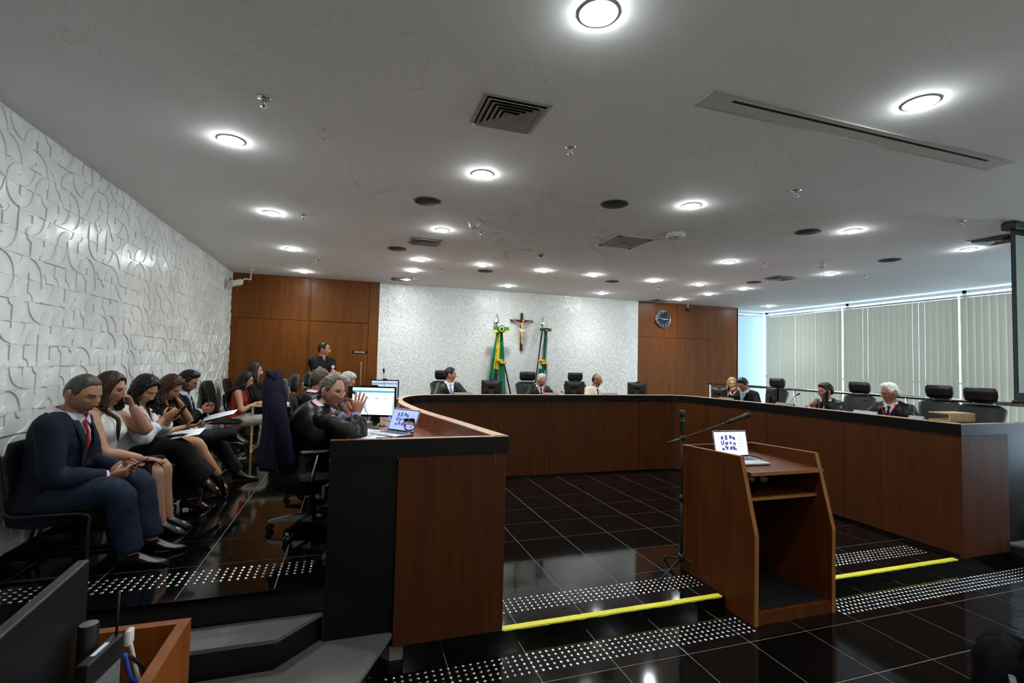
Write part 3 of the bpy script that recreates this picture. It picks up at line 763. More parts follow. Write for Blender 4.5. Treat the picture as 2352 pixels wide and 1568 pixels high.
def office_chair(loc, rz, lab, arms=True, base_rot=0., grp='black leather swivel chairs at the bench', full=True, head=True):
    t = thing('office_chair', lab, 'chair', loc, rz, grp)
    for k in ('seat', 'backrest', 'headrest', 'headrest_bracket', 'back_spine', 'gas_column'):
        if head or 'headrest' not in k: inst(k, CHM[k][0], t)
    if arms:
        for s_ in (1, -1):
            q = inst('armrest', CHM['armrest_post'][0], t, scale=(s_, 1, 1)); inst('armrest_pad', CHM['armrest_pad'][0], q)
    if full:
        for i in range(5):
            q = inst('base_arm', CHM['base_arm'][0], t, rot=(0, 0, base_rot + i * 2 * pi / 5)); inst('castor', CHM['castor'][0], q)
    return t
office_chair((-.26, 4.20, ZP), radians(-80), 'swivel chair draped with a navy jacket at the near desk end', base_rot=radians(35))
office_chair((-.27, 5.30, ZP), radians(-84), 'swivel chair behind the robed person seen from behind')
office_chair((-.22, 6.22, ZP), radians(-90), 'swivel chair under the robed person leaning over the left desk')
office_chair((1.55, 8.47, ZP), radians(175), 'swivel chair under the person with the lilac tie')
office_chair((3.14, 8.47, ZP), radians(172), 'swivel chair under the robed person below the crucifix')
office_chair((4.16, 8.50, ZP), radians(175), 'swivel chair beside the person in the cream suit')
office_chair((6.83, 6.65, ZP), radians(93), 'swivel chair behind the person with the light blue tie')
office_chair((6.86, 5.22, ZP), radians(93), 'swivel chair behind the robed person half hidden by a monitor')
office_chair((6.97, 4.26, ZP), radians(93), 'empty swivel chair right of the robed person beside two empty chairs')
office_chair((6.58, 3.61, ZP), radians(95), 'empty swivel chair behind the pale wooden box')
# navy jacket draped on the near chair
NAVY = mat('navy_wool', '0e0d22', .85, spec=.2, noise=(60, .15), bump=(400, .2, .001))
jk = thing('suit_jacket', 'navy suit jacket draped over the near swivel chair back', 'jacket', (-.26, 4.20, ZP), radians(-80))
fold = lambda u, z, sg: .016 * sin(u * 9 + z * 2 + sg) * min(1, max(0, (1.15 - z) * 1.6)) + .007 * sin(u * 23 - z * 5)
cushion(MB(), zs(.52, 1.25, 24), lerpf([(.52, .25), (.6, .255), (.85, .245), (1.02, .235), (1.10, .205), (1.17, .12), (1.22, .085), (1.25, .06)]), lerpf([(.52, -.32), (.8, -.30), (1.0, -.31), (1.25, -.325)]), lerpf([(.52, .13), (.9, .13), (1.05, .13), (1.15, .12), (1.22, .075), (1.25, .02)]), curve=.05, nu=26, fold=fold).build('jacket_body', NAVY, jk, True)
for s_ in (-1, 1):
    MB().tube(spline([(s_ * .20, -.30, 1.06), (s_ * .265, -.28, .95), (s_ * .285, -.24, .75), (s_ * .27, -.20, .58)], 6), [.05] * 7 + [.058] * 6 + [.05] * 6, 12, ry=[.06] * 19).build('sleeve', NAVY, jk, True)
MB().tube(spline([(-.10, -.25, 1.10), (-.075, -.31, 1.20), (0, -.35, 1.235), (.075, -.31, 1.20), (.10, -.25, 1.10)], 6), .028, 8, ry=.018).build('collar', NAVY, jk, True)
# ================================================================ MONITORS, MICROPHONES, DESK ITEMS
def monitor(loc, rz, w, h, lab, lit=None, stand=.1, grp=None):
    t = thing('computer_monitor', lab, 'monitor', loc, rz, grp)
    MB().box(-w / 2, -.012, stand, w / 2, .012, stand + h, c=.004).build('bezel', BLKGL, t)
    bk = MB().loft([[V((sx * w * k, y, stand + h / 2 + sz * h * k)) for sx, sz in ((-1, -1), (1, -1), (1, 1), (-1, 1))] for k, y in ((.48, .012), (.42, .032), (.25, .045))]).build('back_shell', BLKPL, t)
    MB().box(-.05, .045, stand + h * .42, .05, .05, stand + h * .58).build('logo_plate', BLKGL, bk)
    MB().loft([[V((sx * a, y0 + sy * .016, z)) for sx, sy in ((-1, -1), (1, -1), (1, 1), (-1, 1))] for a, y0, z in ((.05, .055, .01), (.04, .06, stand), (.045, .05, stand + h * .4))]).build('neck', BLKPL, t)
    MB().lathe([(.11, 0), (.112, .006), (.105, .012), (.02, .016)], 24, TR(0, .05, 0) @ Matrix.Diagonal((1, .8, 1, 1))).build('foot', BLKPL, t, True, 40)
    f = -.0125
    scr = MB().box(-w / 2 + .014, f - .0008, stand + .02, w / 2 - .014, f, stand + h - .014).build('screen', lit if lit else mat('screen_off', '050608', .1), t)
    if lit:
        zt = stand + h - .014; MB().box(-w / 2 + .014, f - .0016, zt - .045, w / 2 - .014, f - .0008, zt - .025).build('screen_title_bar', STEALC, scr)
        for a in (-.18, .44): MB().box(a * w, f - .0016, stand + .03, (a + .02) * w, f - .0008, zt - .07).build('screen_scroll_bar', STEALC, scr)
        for k in range(3): MB().box(-.16 * w + .2 * k * w, f - .0016, zt - .10, (-.08 + .2 * k) * w, f - .0008, zt - .095).build('screen_text', mat('ink_grey', '777783', .7), scr)
    MB().box(-.03, -.018, stand + h, .03, .018, stand + h + .014, c=.003).build('webcam', BLKPL, t)
    return t
m1 = monitor((.21, 4.80, ZD), radians(-22), .43, .285, 'large lit monitor facing the person with the raised hand', SCRW, .09)
MB().box(-.2, -.0135, .098, -.15, -.0130, .106).build('brand_label', mat('label_silver', 'a8a8aa', .4), m1)
MB().box(.155, -.0145, .094, .175, -.0125, .104).build('power_light', emis('blue_led', '3030ff', 3.), m1)
monitor((.42, 6.55, ZD), radians(-12), .36, .24, 'smaller lit monitor behind the large one, against the mosaic', emis('screen_lilac', 'cdd2ee', .85), .13)
monitor((.14, 5.75, ZD), radians(-165), .34, .22, 'black monitor seen from behind beside the robed person leaning over the left desk', None, .11)
monitor((2.17, 7.62, ZD), radians(160), .34, .23, 'black monitor back in front of the flag of green and yellow', None, .11)
monitor((3.64, 7.62, ZD), radians(150), .34, .23, 'black monitor back left of the person in the cream suit', None, .11)
monitor((4.86, 7.60, ZD), radians(140), .34, .22, 'black monitor back at the wood panel edge on the far bench', None, .11)
monitor((5.97, 6.82, ZD), radians(100), .32, .20, 'black monitor back beside the person in the white blouse', None, .08)
monitor((5.98, 5.72, ZD), radians(68), .34, .23, 'black monitor back right of the person with the light blue tie', None, .12)
monitor((6.0, 4.86, ZD), radians(40), .30, .23, 'narrow black monitor half hiding a seated robed person', None, .12)
def gooseneck(p0, p1, lab, r=.0028, sag=.02):
    p0, p1 = V(p0), V(p1); t = thing('gooseneck_microphone', lab, 'microphone', p0, 0, 'gooseneck microphones on the bench')
    d_ = p1 - p0
    MB().lathe([(.045, 0), (.045, .012), (.03, .022), (.012, .026)], 16).build('base', BLKPL, t, True, 40)
    MB().tube(spline([(0, 0, .02), d_ * .35 + V((0, 0, sag)), d_ * .75 + V((0, 0, sag)), d_], 6), r, 7).build('neck', BLKPL, t, True)
    n_ = V((d_.x, d_.y, d_.z * .4)).normalized()
    MB().tube([d_, d_ + n_ * .022, d_ + n_ * .05, d_ + n_ * .06], [.007, .012, .011, .004], 10).build('capsule', BLKPL, t, True)
gooseneck((.215, 4.60, ZD), (.05, 4.46, 1.535), 'bent gooseneck microphone pointing at the person with the raised hand')
gooseneck((.40, 6.2, ZD), (.38, 6.18, 1.68), 'upright gooseneck microphone before the mosaic wall')
gooseneck((1.83, 7.45, ZD), (1.67, 7.6, 1.45), 'gooseneck microphone of the person with the lilac tie')
gooseneck((3.45, 7.45, ZD), (3.42, 7.62, 1.36), 'gooseneck microphone of the robed person below the crucifix')
gooseneck((5.92, 5.46, ZD), (6.0, 5.33, 1.475), 'gooseneck microphone before the railing post on the right desk')
gooseneck((5.92, 4.56, ZD), (6.0, 4.38, 1.465), 'gooseneck microphone left of the robed person beside two empty chairs')
goblet((.455, 3.98, ZD), .16, 1.25, GLASS, 'stemmed glass half full of water beside the laptop', True)
goblet((.17, 5.06, ZD), .16, 1.2, SILVER, 'silver goblet under the lit monitor')
goblet((.22, 5.55, ZD), .16, 1.1, SILVER, 'silver goblet beside the second keyboard')
def sheet(x, y, w, h, rz, z, lab, lines=True, name='paper_sheet', grp='papers on the left desk'):
    n = 6; mb = MB(); rg = random.Random(lab)
    ph = rg.uniform(0, 6)
    g = [[V((w * (i / n - .5), h * (j / n - .5), .0035 * (1 + sin(i * 1.1 + ph) * sin(j * .9 + ph)))) for j in range(n + 1)] for i in range(n + 1)]
    mb.loft(g, closed=False)
    o = mb.build(name, PAPER, None, True, loc=(x, y, z)); o.rotation_euler = (0, 0, rz); tag(o, lab, 'paper', grp)
    sm = o.modifiers.new('t', 'SOLIDIFY'); sm.thickness = .0006
    if lines:
        tx = MB()
        for k in range(9): tx.box(-w * .4, h * (.38 - k * .075), .0085, w * rg.uniform(.1, .4), h * (.38 - k * .075) + .0035, .0088)
        tx.build('printed_text', mat('ink_grey', '777783', .7), o)
sheet(.11, 4.42, .25, .36, radians(-60), ZD + .001, 'printed sheet under the lit monitor')
sheet(.12, 4.10, .21, .30, radians(-75), ZD + .002, 'printed sheet in front of the silver laptop')
sheet(.05, 4.24, .21, .30, radians(-35), ZD + .004, 'printed sheet below the raised arm on the left desk')
tag(MB().box(.20, 3.955, ZD + .001, .31, 4.0, ZD + .02, c=.008).build('mobile_phone', BLKGL), 'black phone lying before the silver laptop', 'phone')
kbd = MB().prism([(0, 0), (.17, 0), (.17, .018), (0, .008)], -.22, .22, 'x').build('keyboard', SILVER, None, loc=(.04, 4.95, ZD)); kbd.rotation_euler = (0, 0, radians(-60)); tag(kbd, 'silver keyboard near the silver goblet', 'keyboard')
kk = MB()
for r_ in range(5):
    for c_ in range(14): kk.box(-.205 + c_ * .0295, .012 + r_ * .031, .010 + r_ * .0018, -.18 + c_ * .0295, .038 + r_ * .031, .0165 + r_ * .0018)
kk.build('keys', KEYS, kbd)
bxk = MB().box(-.09, -.07, 0, .09, .07, .055, c=.006).build('docking_box', ALU, None, True, 40, loc=(.1, 4.72, ZD)); bxk.rotation_euler = (0, 0, radians(-25)); tag(bxk, 'silver docking box under the raised wrist on the left desk', 'box')
cb = MB().tube(spline([(.28, 4.62, ZD + .05), (.36, 4.52, ZD + .005), (.28, 4.44, ZD + .006), (.24, 4.52, ZD + .05), (.33, 4.6, ZD + .08)], 8), .004, 6).build('yellow_cable', mat('cable_yellow', 'b49a2a', .5), None, True); tag(cb, 'yellow cable loop behind the silver laptop', 'cable')
for i, (pts, lab) in enumerate((([(.3, 4.7, ZD + .07), (.42, 4.5, ZD + .04), (.4, 4.3, ZD + .006), (.5, 4.2, ZD + .006)], 'black cable behind the silver laptop'), ([(.37, 4.1, ZD + .006), (.46, 4.06, ZD + .006), (.5, 4.2, ZD + .006), (.4, 4.4, ZD + .01)], 'black cable curling around the water glass'))):
    tag(MB().tube(spline(pts, 8), .0035, 6).build('cable', BLKPL, None, True), lab, 'cable')
bt = thing('water_bottle', 'clear plastic bottle with pens against the curved rim', 'bottle', (.50, 5.6, ZD))
MB().lathe([(.03, 0), (.032, .01), (.032, .12), (.02, .15), (.012, .16), (.012, .175)], 16).build('bottle_body', GLASS, bt, True); MB().lathe([(.014, .175), (.014, .195), (.001, .196)], 12).build('cap', mat('cap_green', '3d5a2a', .5), bt, True)
# ================================================================ BACK WALL OBJECTS
# flags
FG = mat('flag_green', '0d7a50', .6, bump=(60, .2, .004)); FY = mat('flag_yellow', 'd9c22a', .6); FB = mat('flag_blue', '1c1f57', .6); FW = mat('flag_white', 'd4d6d4', .6); FD = mat('flag_deep_green', '0d5c40', .6); POLE = mat('pole_wood', '35100f', .35); GOLD = mat('gold_fringe', 'd2a51e', .5)
def flag(base, top, cloth, mats, cells_, lab, spear, bow, sash):
    t = thing('ceremonial_flag', lab, 'flag', base, 0, 'flags on poles behind the bench')
    B = V(base); d_ = V(top) - B
    MB().tube([(0, 0, .03), d_], .016, 10).build('pole', POLE, t, True)
    MB().lathe([(.12, 0), (.12, .02), (.03, .05), (.022, .09)], 20).build('pole_base', POLE, t, True, 40)
    MB().loft([[d_ + V((x * s_, y * s_, z)) for x, y in ((1, 0), (0, .35), (-1, 0), (0, -.35))] for s_, z in ((.008, 0), (.012, .05), (.045, .09), (.03, .15), (.002, .25))]).build('spearhead', CHROME, t)
    MB().ell(d_ + V((0, 0, .02)), (.02, .02, .025)).build('finial', CHROME, t, True)
    # cloth: columns of points (x0 at top .. x1 bottom) with folds
    rows, cols = 26, 24; mb = MB(); pts = []
    for i in range(rows + 1):
        v = i / rows; z = cloth['z0'] + (cloth['z1'] - cloth['z0']) * v
        a = cloth['l'](v); b_ = cloth['r'](v); pts.append([])
        for j in range(cols + 1):
            u = j / cols; zz = z + (.05 * sin(u * 5 + 1) * v * v)
            pts[-1].append(V((a + (b_ - a) * u, cloth['y'] - .03 - .018 * sin(u * 15 + v * 1.5) - .015 * sin(u * 6), zz)) - B)
    vs_ = [p for r_ in pts for p in r_]; k = cols + 1
    for i in range(rows):
        for j in range(cols):
            mb.cur = cells_((j + .5) / cols, (i + .5) / rows); mb.add([vs_[i * k + j], vs_[i * k + j + 1], vs_[(i + 1) * k + j + 1], vs_[(i + 1) * k + j]], [(0, 1, 2, 3)])
    bm_o = mb.build('flag_cloth', mats, t, True)
    bm = bmesh.new(); bm.from_mesh(bm_o.data); bmesh.ops.remove_doubles(bm, verts=bm.verts, dist=1e-5); bm.to_mesh(bm_o.data); bm.free()
    s3 = bm_o.modifiers.new('t', 'SOLIDIFY'); s3.thickness = .004
    # rosette
    x, z, r_, cols_ = bow
    R3 = TR(x - B.x, cloth['y'] - .10 - B.y, z - B.z) @ RX(pi / 2)
    ro = MB().lathe([(r_, 0), (r_, .012), (r_ * .7, .018)], 24, R3).build('rosette', cols_[0], t, True, 40)
    MB().lathe([(r_ * .68, .018), (r_ * .66, .024), (r_ * .45, .026)], 24, R3).build('rosette_ring', cols_[1], ro, True, 40)
    MB().lathe([(r_ * .44, .026), (r_ * .4, .03), (.001, .031)], 20, R3).build('rosette_centre', cols_[2], ro, True)
    for s_ in (-1, 1):
        for k_, (c_, dz) in enumerate(((cols_[3], .02), (cols_[4], -.035))):
            MB().box(0, -.004, -.03, s_ * .16 if bow[2] > .05 else s_ * .125, .004, .03, TR(x - B.x, cloth['y'] - .09 - B.y + k_ * .006, z - B.z + dz - .0) @ RY(s_ * .06)).build('ribbon', c_, t) if c_ else None
    for x0, x1, z_ in sash:
        MB().box(x0 - B.x, cloth['y'] - .12 - B.y, z_ - B.z, x1 - B.x, cloth['y'] - .015 - B.y, z_ + .045 - B.z, c=.01).build('gold_sash', GOLD, t)
    return t
def cell_a(u, v):
    if v < .62: return 1 if .26 < u < .62 else 0
    if v < .86 and u < .55: return 2 if u > .32 else 0
    if v < .95 and .1 < u < .6: return 1
    return 0
flag((3.16, 9.16, ZP), (2.72, 9.31, 2.56), {'z0': 2.50, 'z1': 1.22, 'y': 9.20, 'l': lerpf([(0, 2.69), (.5, 2.58), (1, 2.50)]), 'r': lerpf([(0, 2.80), (.5, 2.86), (1, 2.90)])}, [FG, FY, FB], cell_a, 'green and yellow flag on a leaning pole left of the crucifix', True, (2.755, 2.50, .075, (FD, FY, FB, FG, FY)), [(2.68, 2.80, 1.86), (2.74, 2.87, 1.82)])
def cell_b(u, v):
    if v < .6: return 1 if (.34 < u < .74) else 0
    return 1 if u < .62 else 0
flag((3.40, 9.16, ZP), (3.70, 9.31, 2.56), {'z0': 2.48, 'z1': 1.25, 'y': 9.20, 'l': lerpf([(0, 3.66), (.5, 3.58), (1, 3.55)]), 'r': lerpf([(0, 3.76), (.5, 3.78), (1, 3.84)])}, [FW, FD, FY], cell_b, 'green and white flag on a leaning pole right of the crucifix', True, (3.69, 2.51, .045, (BLKGL, FD, GOLD, FD, None)), [(3.565, 3.68, 1.88), (3.61, 3.73, 1.83)])
# crucifix
cx = thing('crucifix', 'wooden crucifix with a pale carved figure on the mosaic wall', 'crucifix', (3.255, YB - .02, 2.09))
CW = wood('cross_wood', '3a160c', '5a2614', rough=.4)
MB().box(-.026, -.03, 0, .026, 0, .77, c=.003).build('upright', CW, cx); MB().box(-.24, -.032, .59, .24, -.002, .63, c=.003).build('crossbeam', CW, cx)
IV = mat('carved_ivory', 'c9b184', .5)
bd = MB()
bd.tube(spline([(0, -.06, .40), (.005, -.066, .46), (0, -.068, .52), (0, -.06, .565)], 5), [.030, .029, .027, .026, .028, .029, .031, .033, .034, .034, .034, .033, .03, .026, .018, .015], 10, ry=[.022] * 16)
for s_ in (-1, 1):
    bd.tube(spline([(s_ * .02, -.06, .55), (s_ * .09, -.05, .565), (s_ * .155, -.045, .60), (s_ * .205, -.042, .61)], 4), [.014, .014, .013, .012, .012, .011, .010, .010, .009, .009, .008, .008, .008], 8)
    bd.tube(spline([(s_ * .014, -.06, .41), (s_ * .018, -.085, .31), (s_ * .012, -.065, .22), (s_ * .008, -.06, .165), (s_ * .006, -.08, .14)], 4), [.021, .021, .02, .019, .019, .018, .017, .016, .016, .015, .014, .012, .011, .010, .009, .009, .008], 8)
bd.ell((.008, -.085, .60), (.024, .027, .033)); bd.tube([(0, -.062, .555), (.005, -.075, .59)], .013, 8)
bd.build('carved_figure', IV, cx, True)
MB().tube(spline([(-.04, -.07, .40), (0, -.085, .385), (.04, -.07, .40), (.03, -.05, .43), (-.03, -.05, .43), (-.04, -.07, .40)], 5), .02, 8, ry=.03).build('loincloth', mat('carved_cloth', 'e0d2a8', .55), cx, True)
MB().ell((.006, -.075, .608), (.028, .028, .034)).build('carved_hair', mat('carved_hair', '3a2414', .6), cx, True)
# clock
ck = thing('wall_clock', 'round black wall clock with white numerals on the wood panel', 'clock', (6.63, YB - .001, 2.905))
Mc = RX(pi / 2)
MB().lathe([(.20, 0), (.20, .03), (.19, .038), (.178, .034), (.176, .02)], 40, Mc, caps=False).build('rim', SILVER, ck, True, 40)
MB().lathe([(.18, .012), (.18, .02), (.001, .0201)], 40, Mc).build('dial', mat('clock_dial', '0d131d', .3), ck)
nm = MB()
for i in range(1, 13):
    a = radians(90 - 30 * i); t_ = text_mesh(str(i), .055, M=TR(cos(a) * .142, -.0215, sin(a) * .142)); nm.add(t_.v, t_.f)
CWH = mat('clock_white', 'dcdcdc', .5)
nm.build('numerals', CWH, ck)
for a, l_, w_ in ((2, .12, .006), (-4, .085, .008), (165, .13, .003)):
    MB().box(-.02, -.026, -w_, l_, -.023, w_, RY(-radians(a))).build('hand', CWH, ck)
# ceiling camera in the left corner, and hanging sensor at right
def cctv(loc, lab, m):
    t = thing('security_camera', lab, 'camera', loc)
    MB().lathe([(.05, 0), (.05, -.012), (.015, -.014)], 16).build('mount', m, t, True, 40)
    MB().tube([(0, 0, 0), (0, 0, -.17)], .012, 8).build('stem', m, t, True)
    MB().tube(spline([(0, 0, -.165), (-.09, -.02, -.165), (-.12, -.04, -.22), (-.16, -.06, -.26)], 5), .012, 8).build('bracket', m, t, True)
    bdy = MB().box(-.10, -.05, -.045, .06, .05, .045, TR(-.17, -.07, -.24) @ RY(radians(-22)) @ RZ(.4), .012).build('housing', m, t, True, 40)
    MB().tube([V((-.27, -.12, -.2)), V((-.276, -.123, -.198))], .03, 14).build('lens', BLKGL, bdy, True)
CAMW = mat('camera_white', 'c8c6c2', .4)
cctv((-1.63, 8.95, ZC), 'white security camera hanging in the left ceiling corner', CAMW)
hs = thing('ceiling_sensor', 'small sensor on a white stem above the right wood panels', 'sensor', (7.18, 9.2, ZC))
MB().tube([(0, 0, 0), (0, 0, -.11)], .012, 8).build('stem', CAMW, hs, True); MB().box(-.04, -.035, -.17, .04, .035, -.11, c=.01).build('sensor_body', BLKPL, hs, True, 40)
# ================================================================ CEILING FITTINGS
SPKG = mat('speaker_grille', '2b2d2e', .7, noise=(200, .3)); SPKR = mat('speaker_ring', '4a4c4d', .5)
g_me = MB().lathe([(.108, -.003), (.1, -.007), (.05, -.011), (.001, -.012)], 28).mesh('grille', SPKG, True); r_me = MB().lathe([(.106, 0), (.122, -.001), (.122, -.006), (.108, -.007)], 28, caps=False).mesh('ring', SPKR, True, 40)
def left_order(L_): return sorted(L_, key=lambda q: pix((q[0], q[1], ZC))[0])
for k_, (x, y) in enumerate(left_order([(.60, 4.37), (2.18, 3.81), (.505, 6.4), (4.475, 3.83), (1.95, 7.39), (4.2, 7.38), (6.33, 6.44), (6.55, 4.42)])):
    t = thing('ceiling_speaker', 'round dark ceiling speaker, %s from the left' % ORD[k_], 'speaker', (x, y, ZC), 0, 'round ceiling speakers'); inst('grille', g_me, t); inst('ring', r_me, t)
sp1 = MB().lathe([(.035, 0), (.036, -.003), (.012, -.008)], 16).mesh('escutcheon', CHROME, True); sp2 = MB().tube([(0, 0, 0), (0, 0, -.045)], .009, 8).mesh('stem', SILVER, True); sp3 = MB().lathe([(.018, -.045), (.02, -.048), (.004, -.052)], 10).mesh('deflector', SILVER, True)
for k_, (x, y) in enumerate(left_order([(-.516, 2.96), (1.33, 2.91), (3.35, 2.97), (-.517, 5.26), (1.31, 5.2), (-.526, 7.65), (1.28, 7.59), (3.22, 7.52), (5.27, 7.59), (5.31, 5.2), (7.16, 7.56), (7.32, 5.3), (5.43, 3.01)])):
    t = thing('fire_sprinkler', 'small chrome fire sprinkler on the ceiling, %s from the left' % ORD[k_], 'sprinkler', (x, y, ZC), 0, 'ceiling fire sprinklers')
    inst('escutcheon', sp1, t); inst('stem', sp2, t); inst('deflector', sp3, t)
def detector(loc, lab, m):
    t = thing('smoke_detector', lab, 'smoke detector', loc)
    MB().lathe([(.062, 0), (.064, -.012), (.058, -.02)], 24).build('base', m, t, True, 40); MB().lathe([(.055, -.02), (.05, -.045), (.04, -.065), (.022, -.072)], 20).build('chamber', m, t, True, 40)
    sl = MB()
    for k in range(6): sl.box(-.004, -.045, -.066, .004, -.035, -.05, RZ(k * pi / 3))
    sl.build('slots', BLKPL, t)
detector((1.15, 4.85, ZC), 'white smoke detector beside the second ceiling diffuser', CAMW)
detector((5.96, 4.9, ZC), 'white smoke detector near the right ceiling speakers', CAMW)
t = thing('motion_sensor', 'small beige sensor on the ceiling before the flags', 'sensor', (2.30, 5.9, ZC)); MB().lathe([(.04, 0), (.038, -.025)], 16).build('base', mat('sensor_beige', 'a39468', .5), t, True, 40); MB().lathe([(.024, -.025), (.02, -.045)], 14).build('eye', BLKPL, t, True, 40)
t = thing('access_point', 'white octagonal wireless box beside the ceiling hatch', 'access point', (3.29, 4.43, ZC)); MB().lathe([(.105, 0), (.11, -.02), (.09, -.045), (.03, -.05)], 8).build('housing', CAMW, t); MB().box(.0, -.06, -.052, .04, -.03, -.046).build('label_sticker', CWH, t)
VENT = mat('vent_grey', 'a9a6a3', .5); VDK = mat('vent_dark', '1a1a1a', .8)
def diffuser(x0, y0, x1, y1, lab, rings=5, m=VENT, inner='square'):
    cx_, cy_, w_, h_ = (x0 + x1) / 2, (y0 + y1) / 2, abs(x1 - x0), abs(y1 - y0)
    t = thing('ceiling_diffuser', lab, 'vent', (cx_, cy_, ZC), 0, 'square air diffusers in the ceiling')
    MB().box(-w_ / 2 + .02, -h_ / 2 + .02, -.002, w_ / 2 - .02, h_ / 2 - .02, -.001).build('backing', VDK, t)
    def frame(k0, k1, z0, z1, nm):
        a = [(sx * w_ / 2 * k0, sy * h_ / 2 * k0) for sx, sy in ((-1, -1), (1, -1), (1, 1), (-1, 1))]; c_ = [(sx * w_ / 2 * k1, sy * h_ / 2 * k1) for sx, sy in ((-1, -1), (1, -1), (1, 1), (-1, 1))]
        MB().loft([[V((*p, z0)) for p in a], [V((*p, z1)) for p in c_], [V((*p, z1 - .002)) for p in c_], [V((*p, z0 - .003)) for p in a], [V((*p, z0)) for p in a]], caps=False).build(nm, m, t)
    frame(1.0, .88, -.001, -.006, 'frame')
    for k in range(rings):
        a = .84 - k * .155; frame(a, a - .12, -.018, -.004, 'louvre')
    MB().box(-w_ * .06, -h_ * .06, -.016, w_ * .06, h_ * .06, -.006).build('core', m, t)
diffuser(.62, 2.46, 1.015, 2.83, 'large square air diffuser nearest the camera')
diffuser(.60, 5.68, .985, 6.05, 'square air diffuser beside the smoke detector')
diffuser(.60, 8.6, .96, 8.95, 'square air diffuser at the mosaic wall corner')
diffuser(6.18, 5.79, 6.6, 6.12, 'square air diffuser right of the ceiling hatch', 4)
diffuser(6.32, 3.1, 6.72, 3.48, 'square air diffuser near the projection screen', 4)
diffuser(6.15, 8.85, 6.5, 9.2, 'square air diffuser above the wall clock', 4)
t = thing('ceiling_hatch', 'square metal access hatch with black corner clips in the ceiling', 'hatch', (2.965, 4.93, ZC))
MB().box(-.24, -.26, -.012, .24, .26, -.001, c=.004).build('frame', CAMW, t); MB().box(-.21, -.23, -.018, .21, .23, -.012).build('panel', mat('hatch_grey', '6f7070', .5, noise=(6, .1)), t)
for sx in (-1, 1):
    for sy in (-1, 1): MB().box(sx * .2 - .018, sy * .22 - .018, -.024, sx * .2 + .018, sy * .22 + .018, -.016, c=.003).build('corner_clip', BLKPL, t)
MB().tube(spline([(-.05, 0, -.018), (-.02, .02, -.022), (.0, -.02, -.02), (.05, .04, -.02), (.09, .03, -.018)], 4), .003, 6).build('loose_wire', BLKPL, t, True)
t = thing('slot_diffuser', 'long white ceiling panel with a narrow dark slot', 'vent', (2.97, 2.105, ZC))
MB().box(-1.235, -.075, -.006, 1.235, .075, -.001, c=.002).build('panel', mat('slot_panel', 'd2d0cc', .6), t); MB().box(-1.07, -.036, -.0065, 1.055, -.016, -.004).build('slot', VDK, t)
MB().box(-1.235, -.075, -.010, 1.235, -.069, -.001).box(-1.235, .069, -.010, 1.235, .075, -.001).build('edge_lip', VENT, t)
# ================================================================ RAILING, SCREEN
rl = thing('handrail', 'stainless steel handrail along the platform edge before the blinds', 'railing', (7.33, 3.3, ZP))
ZR = 1.005
MB().tube([(0, 5.42, ZR), (0, -.1, ZR)], .024, 12).build('top_rail', STEEL, rl, True)
for y in (5.35, 3.25, 1.45, -.05):
    MB().tube([(0, y, 0), (0, y, ZR)], .02, 10).build('post', STEEL, rl, True)
sc = thing('projection_screen', 'pale projection screen with a black border at the right edge', 'projection screen', (5.86, 2.86, 1.60))
MB().box(0, 0, 0, 1.9, .006, 1.64).build('screen_border', mat('screen_black', '0a0b0c', .8), sc); MB().box(.06, -.002, .07, 1.84, 0, 1.56).build('screen_surface', mat('screen_cloth', '9fb0a8', .8, noise=(3, .02)), sc)
MB().tube([(-.02, .0, -.012), (1.92, .0, -.012)], .016, 10).build('weight_bar', BLKPL, sc, True); MB().box(-.04, -.05, 1.60, 1.94, .06, 1.67, c=.01).build('screen_housing', BLKPL, sc)
# ================================================================ SMALL DESK AT THE BACK LEFT
dk = thing('side_desk', 'small beige-edged desk with dark panel in front of the person in the red top', 'desk', (-1.33, 7.72, ZP))
BEI = mat('beige_laminate', 'b6a683', .5, noise=(20, .05))
MB().box(0, 0, .645, 1.0, .55, .672, c=.004).build('desk_top', BEI, dk)
for x in (.012, .97): 
    for y in (.02, .52): MB().box(x, y - .012, .02, x + .022, y + .012, .645).build('leg', BEI, dk)
for x in (.012, .97): MB().box(x - .004, -.0, 0, x + .026, .54, .022, c=.004).build('foot', BEI, dk)
MB().box(.05, .05, .18, .96, .07, .63).build('modesty_panel', BLACKP, dk)
kb2 = MB().box(-.2, -.07, 0, .2, .07, .014, c=.004).build('keyboard', CWH, None, True, 40, loc=(-.98, 7.85, ZP + .673)); tag(kb2, 'white keyboard on the small beige desk', 'keyboard')
pc = thing('pen_cup', 'white pen cup with coloured pens on the small desk', 'pen cup', (-.55, 8.1, ZP + .673)); MB().lathe([(.03, 0), (.036, .09), (.033, .09), (.028, .004)], 16, caps=False).build('cup', CWH, pc, True)
for k, c_ in enumerate(('b8c82e', '2a3f8a', '2a3f8a')): MB().tube([(-.01 + k * .012, 0, .01), (-.025 + k * .022, .01, .14 + .01 * k)], .004, 6).build('pen', mat('pen_%d' % k, c_, .4), pc, True)
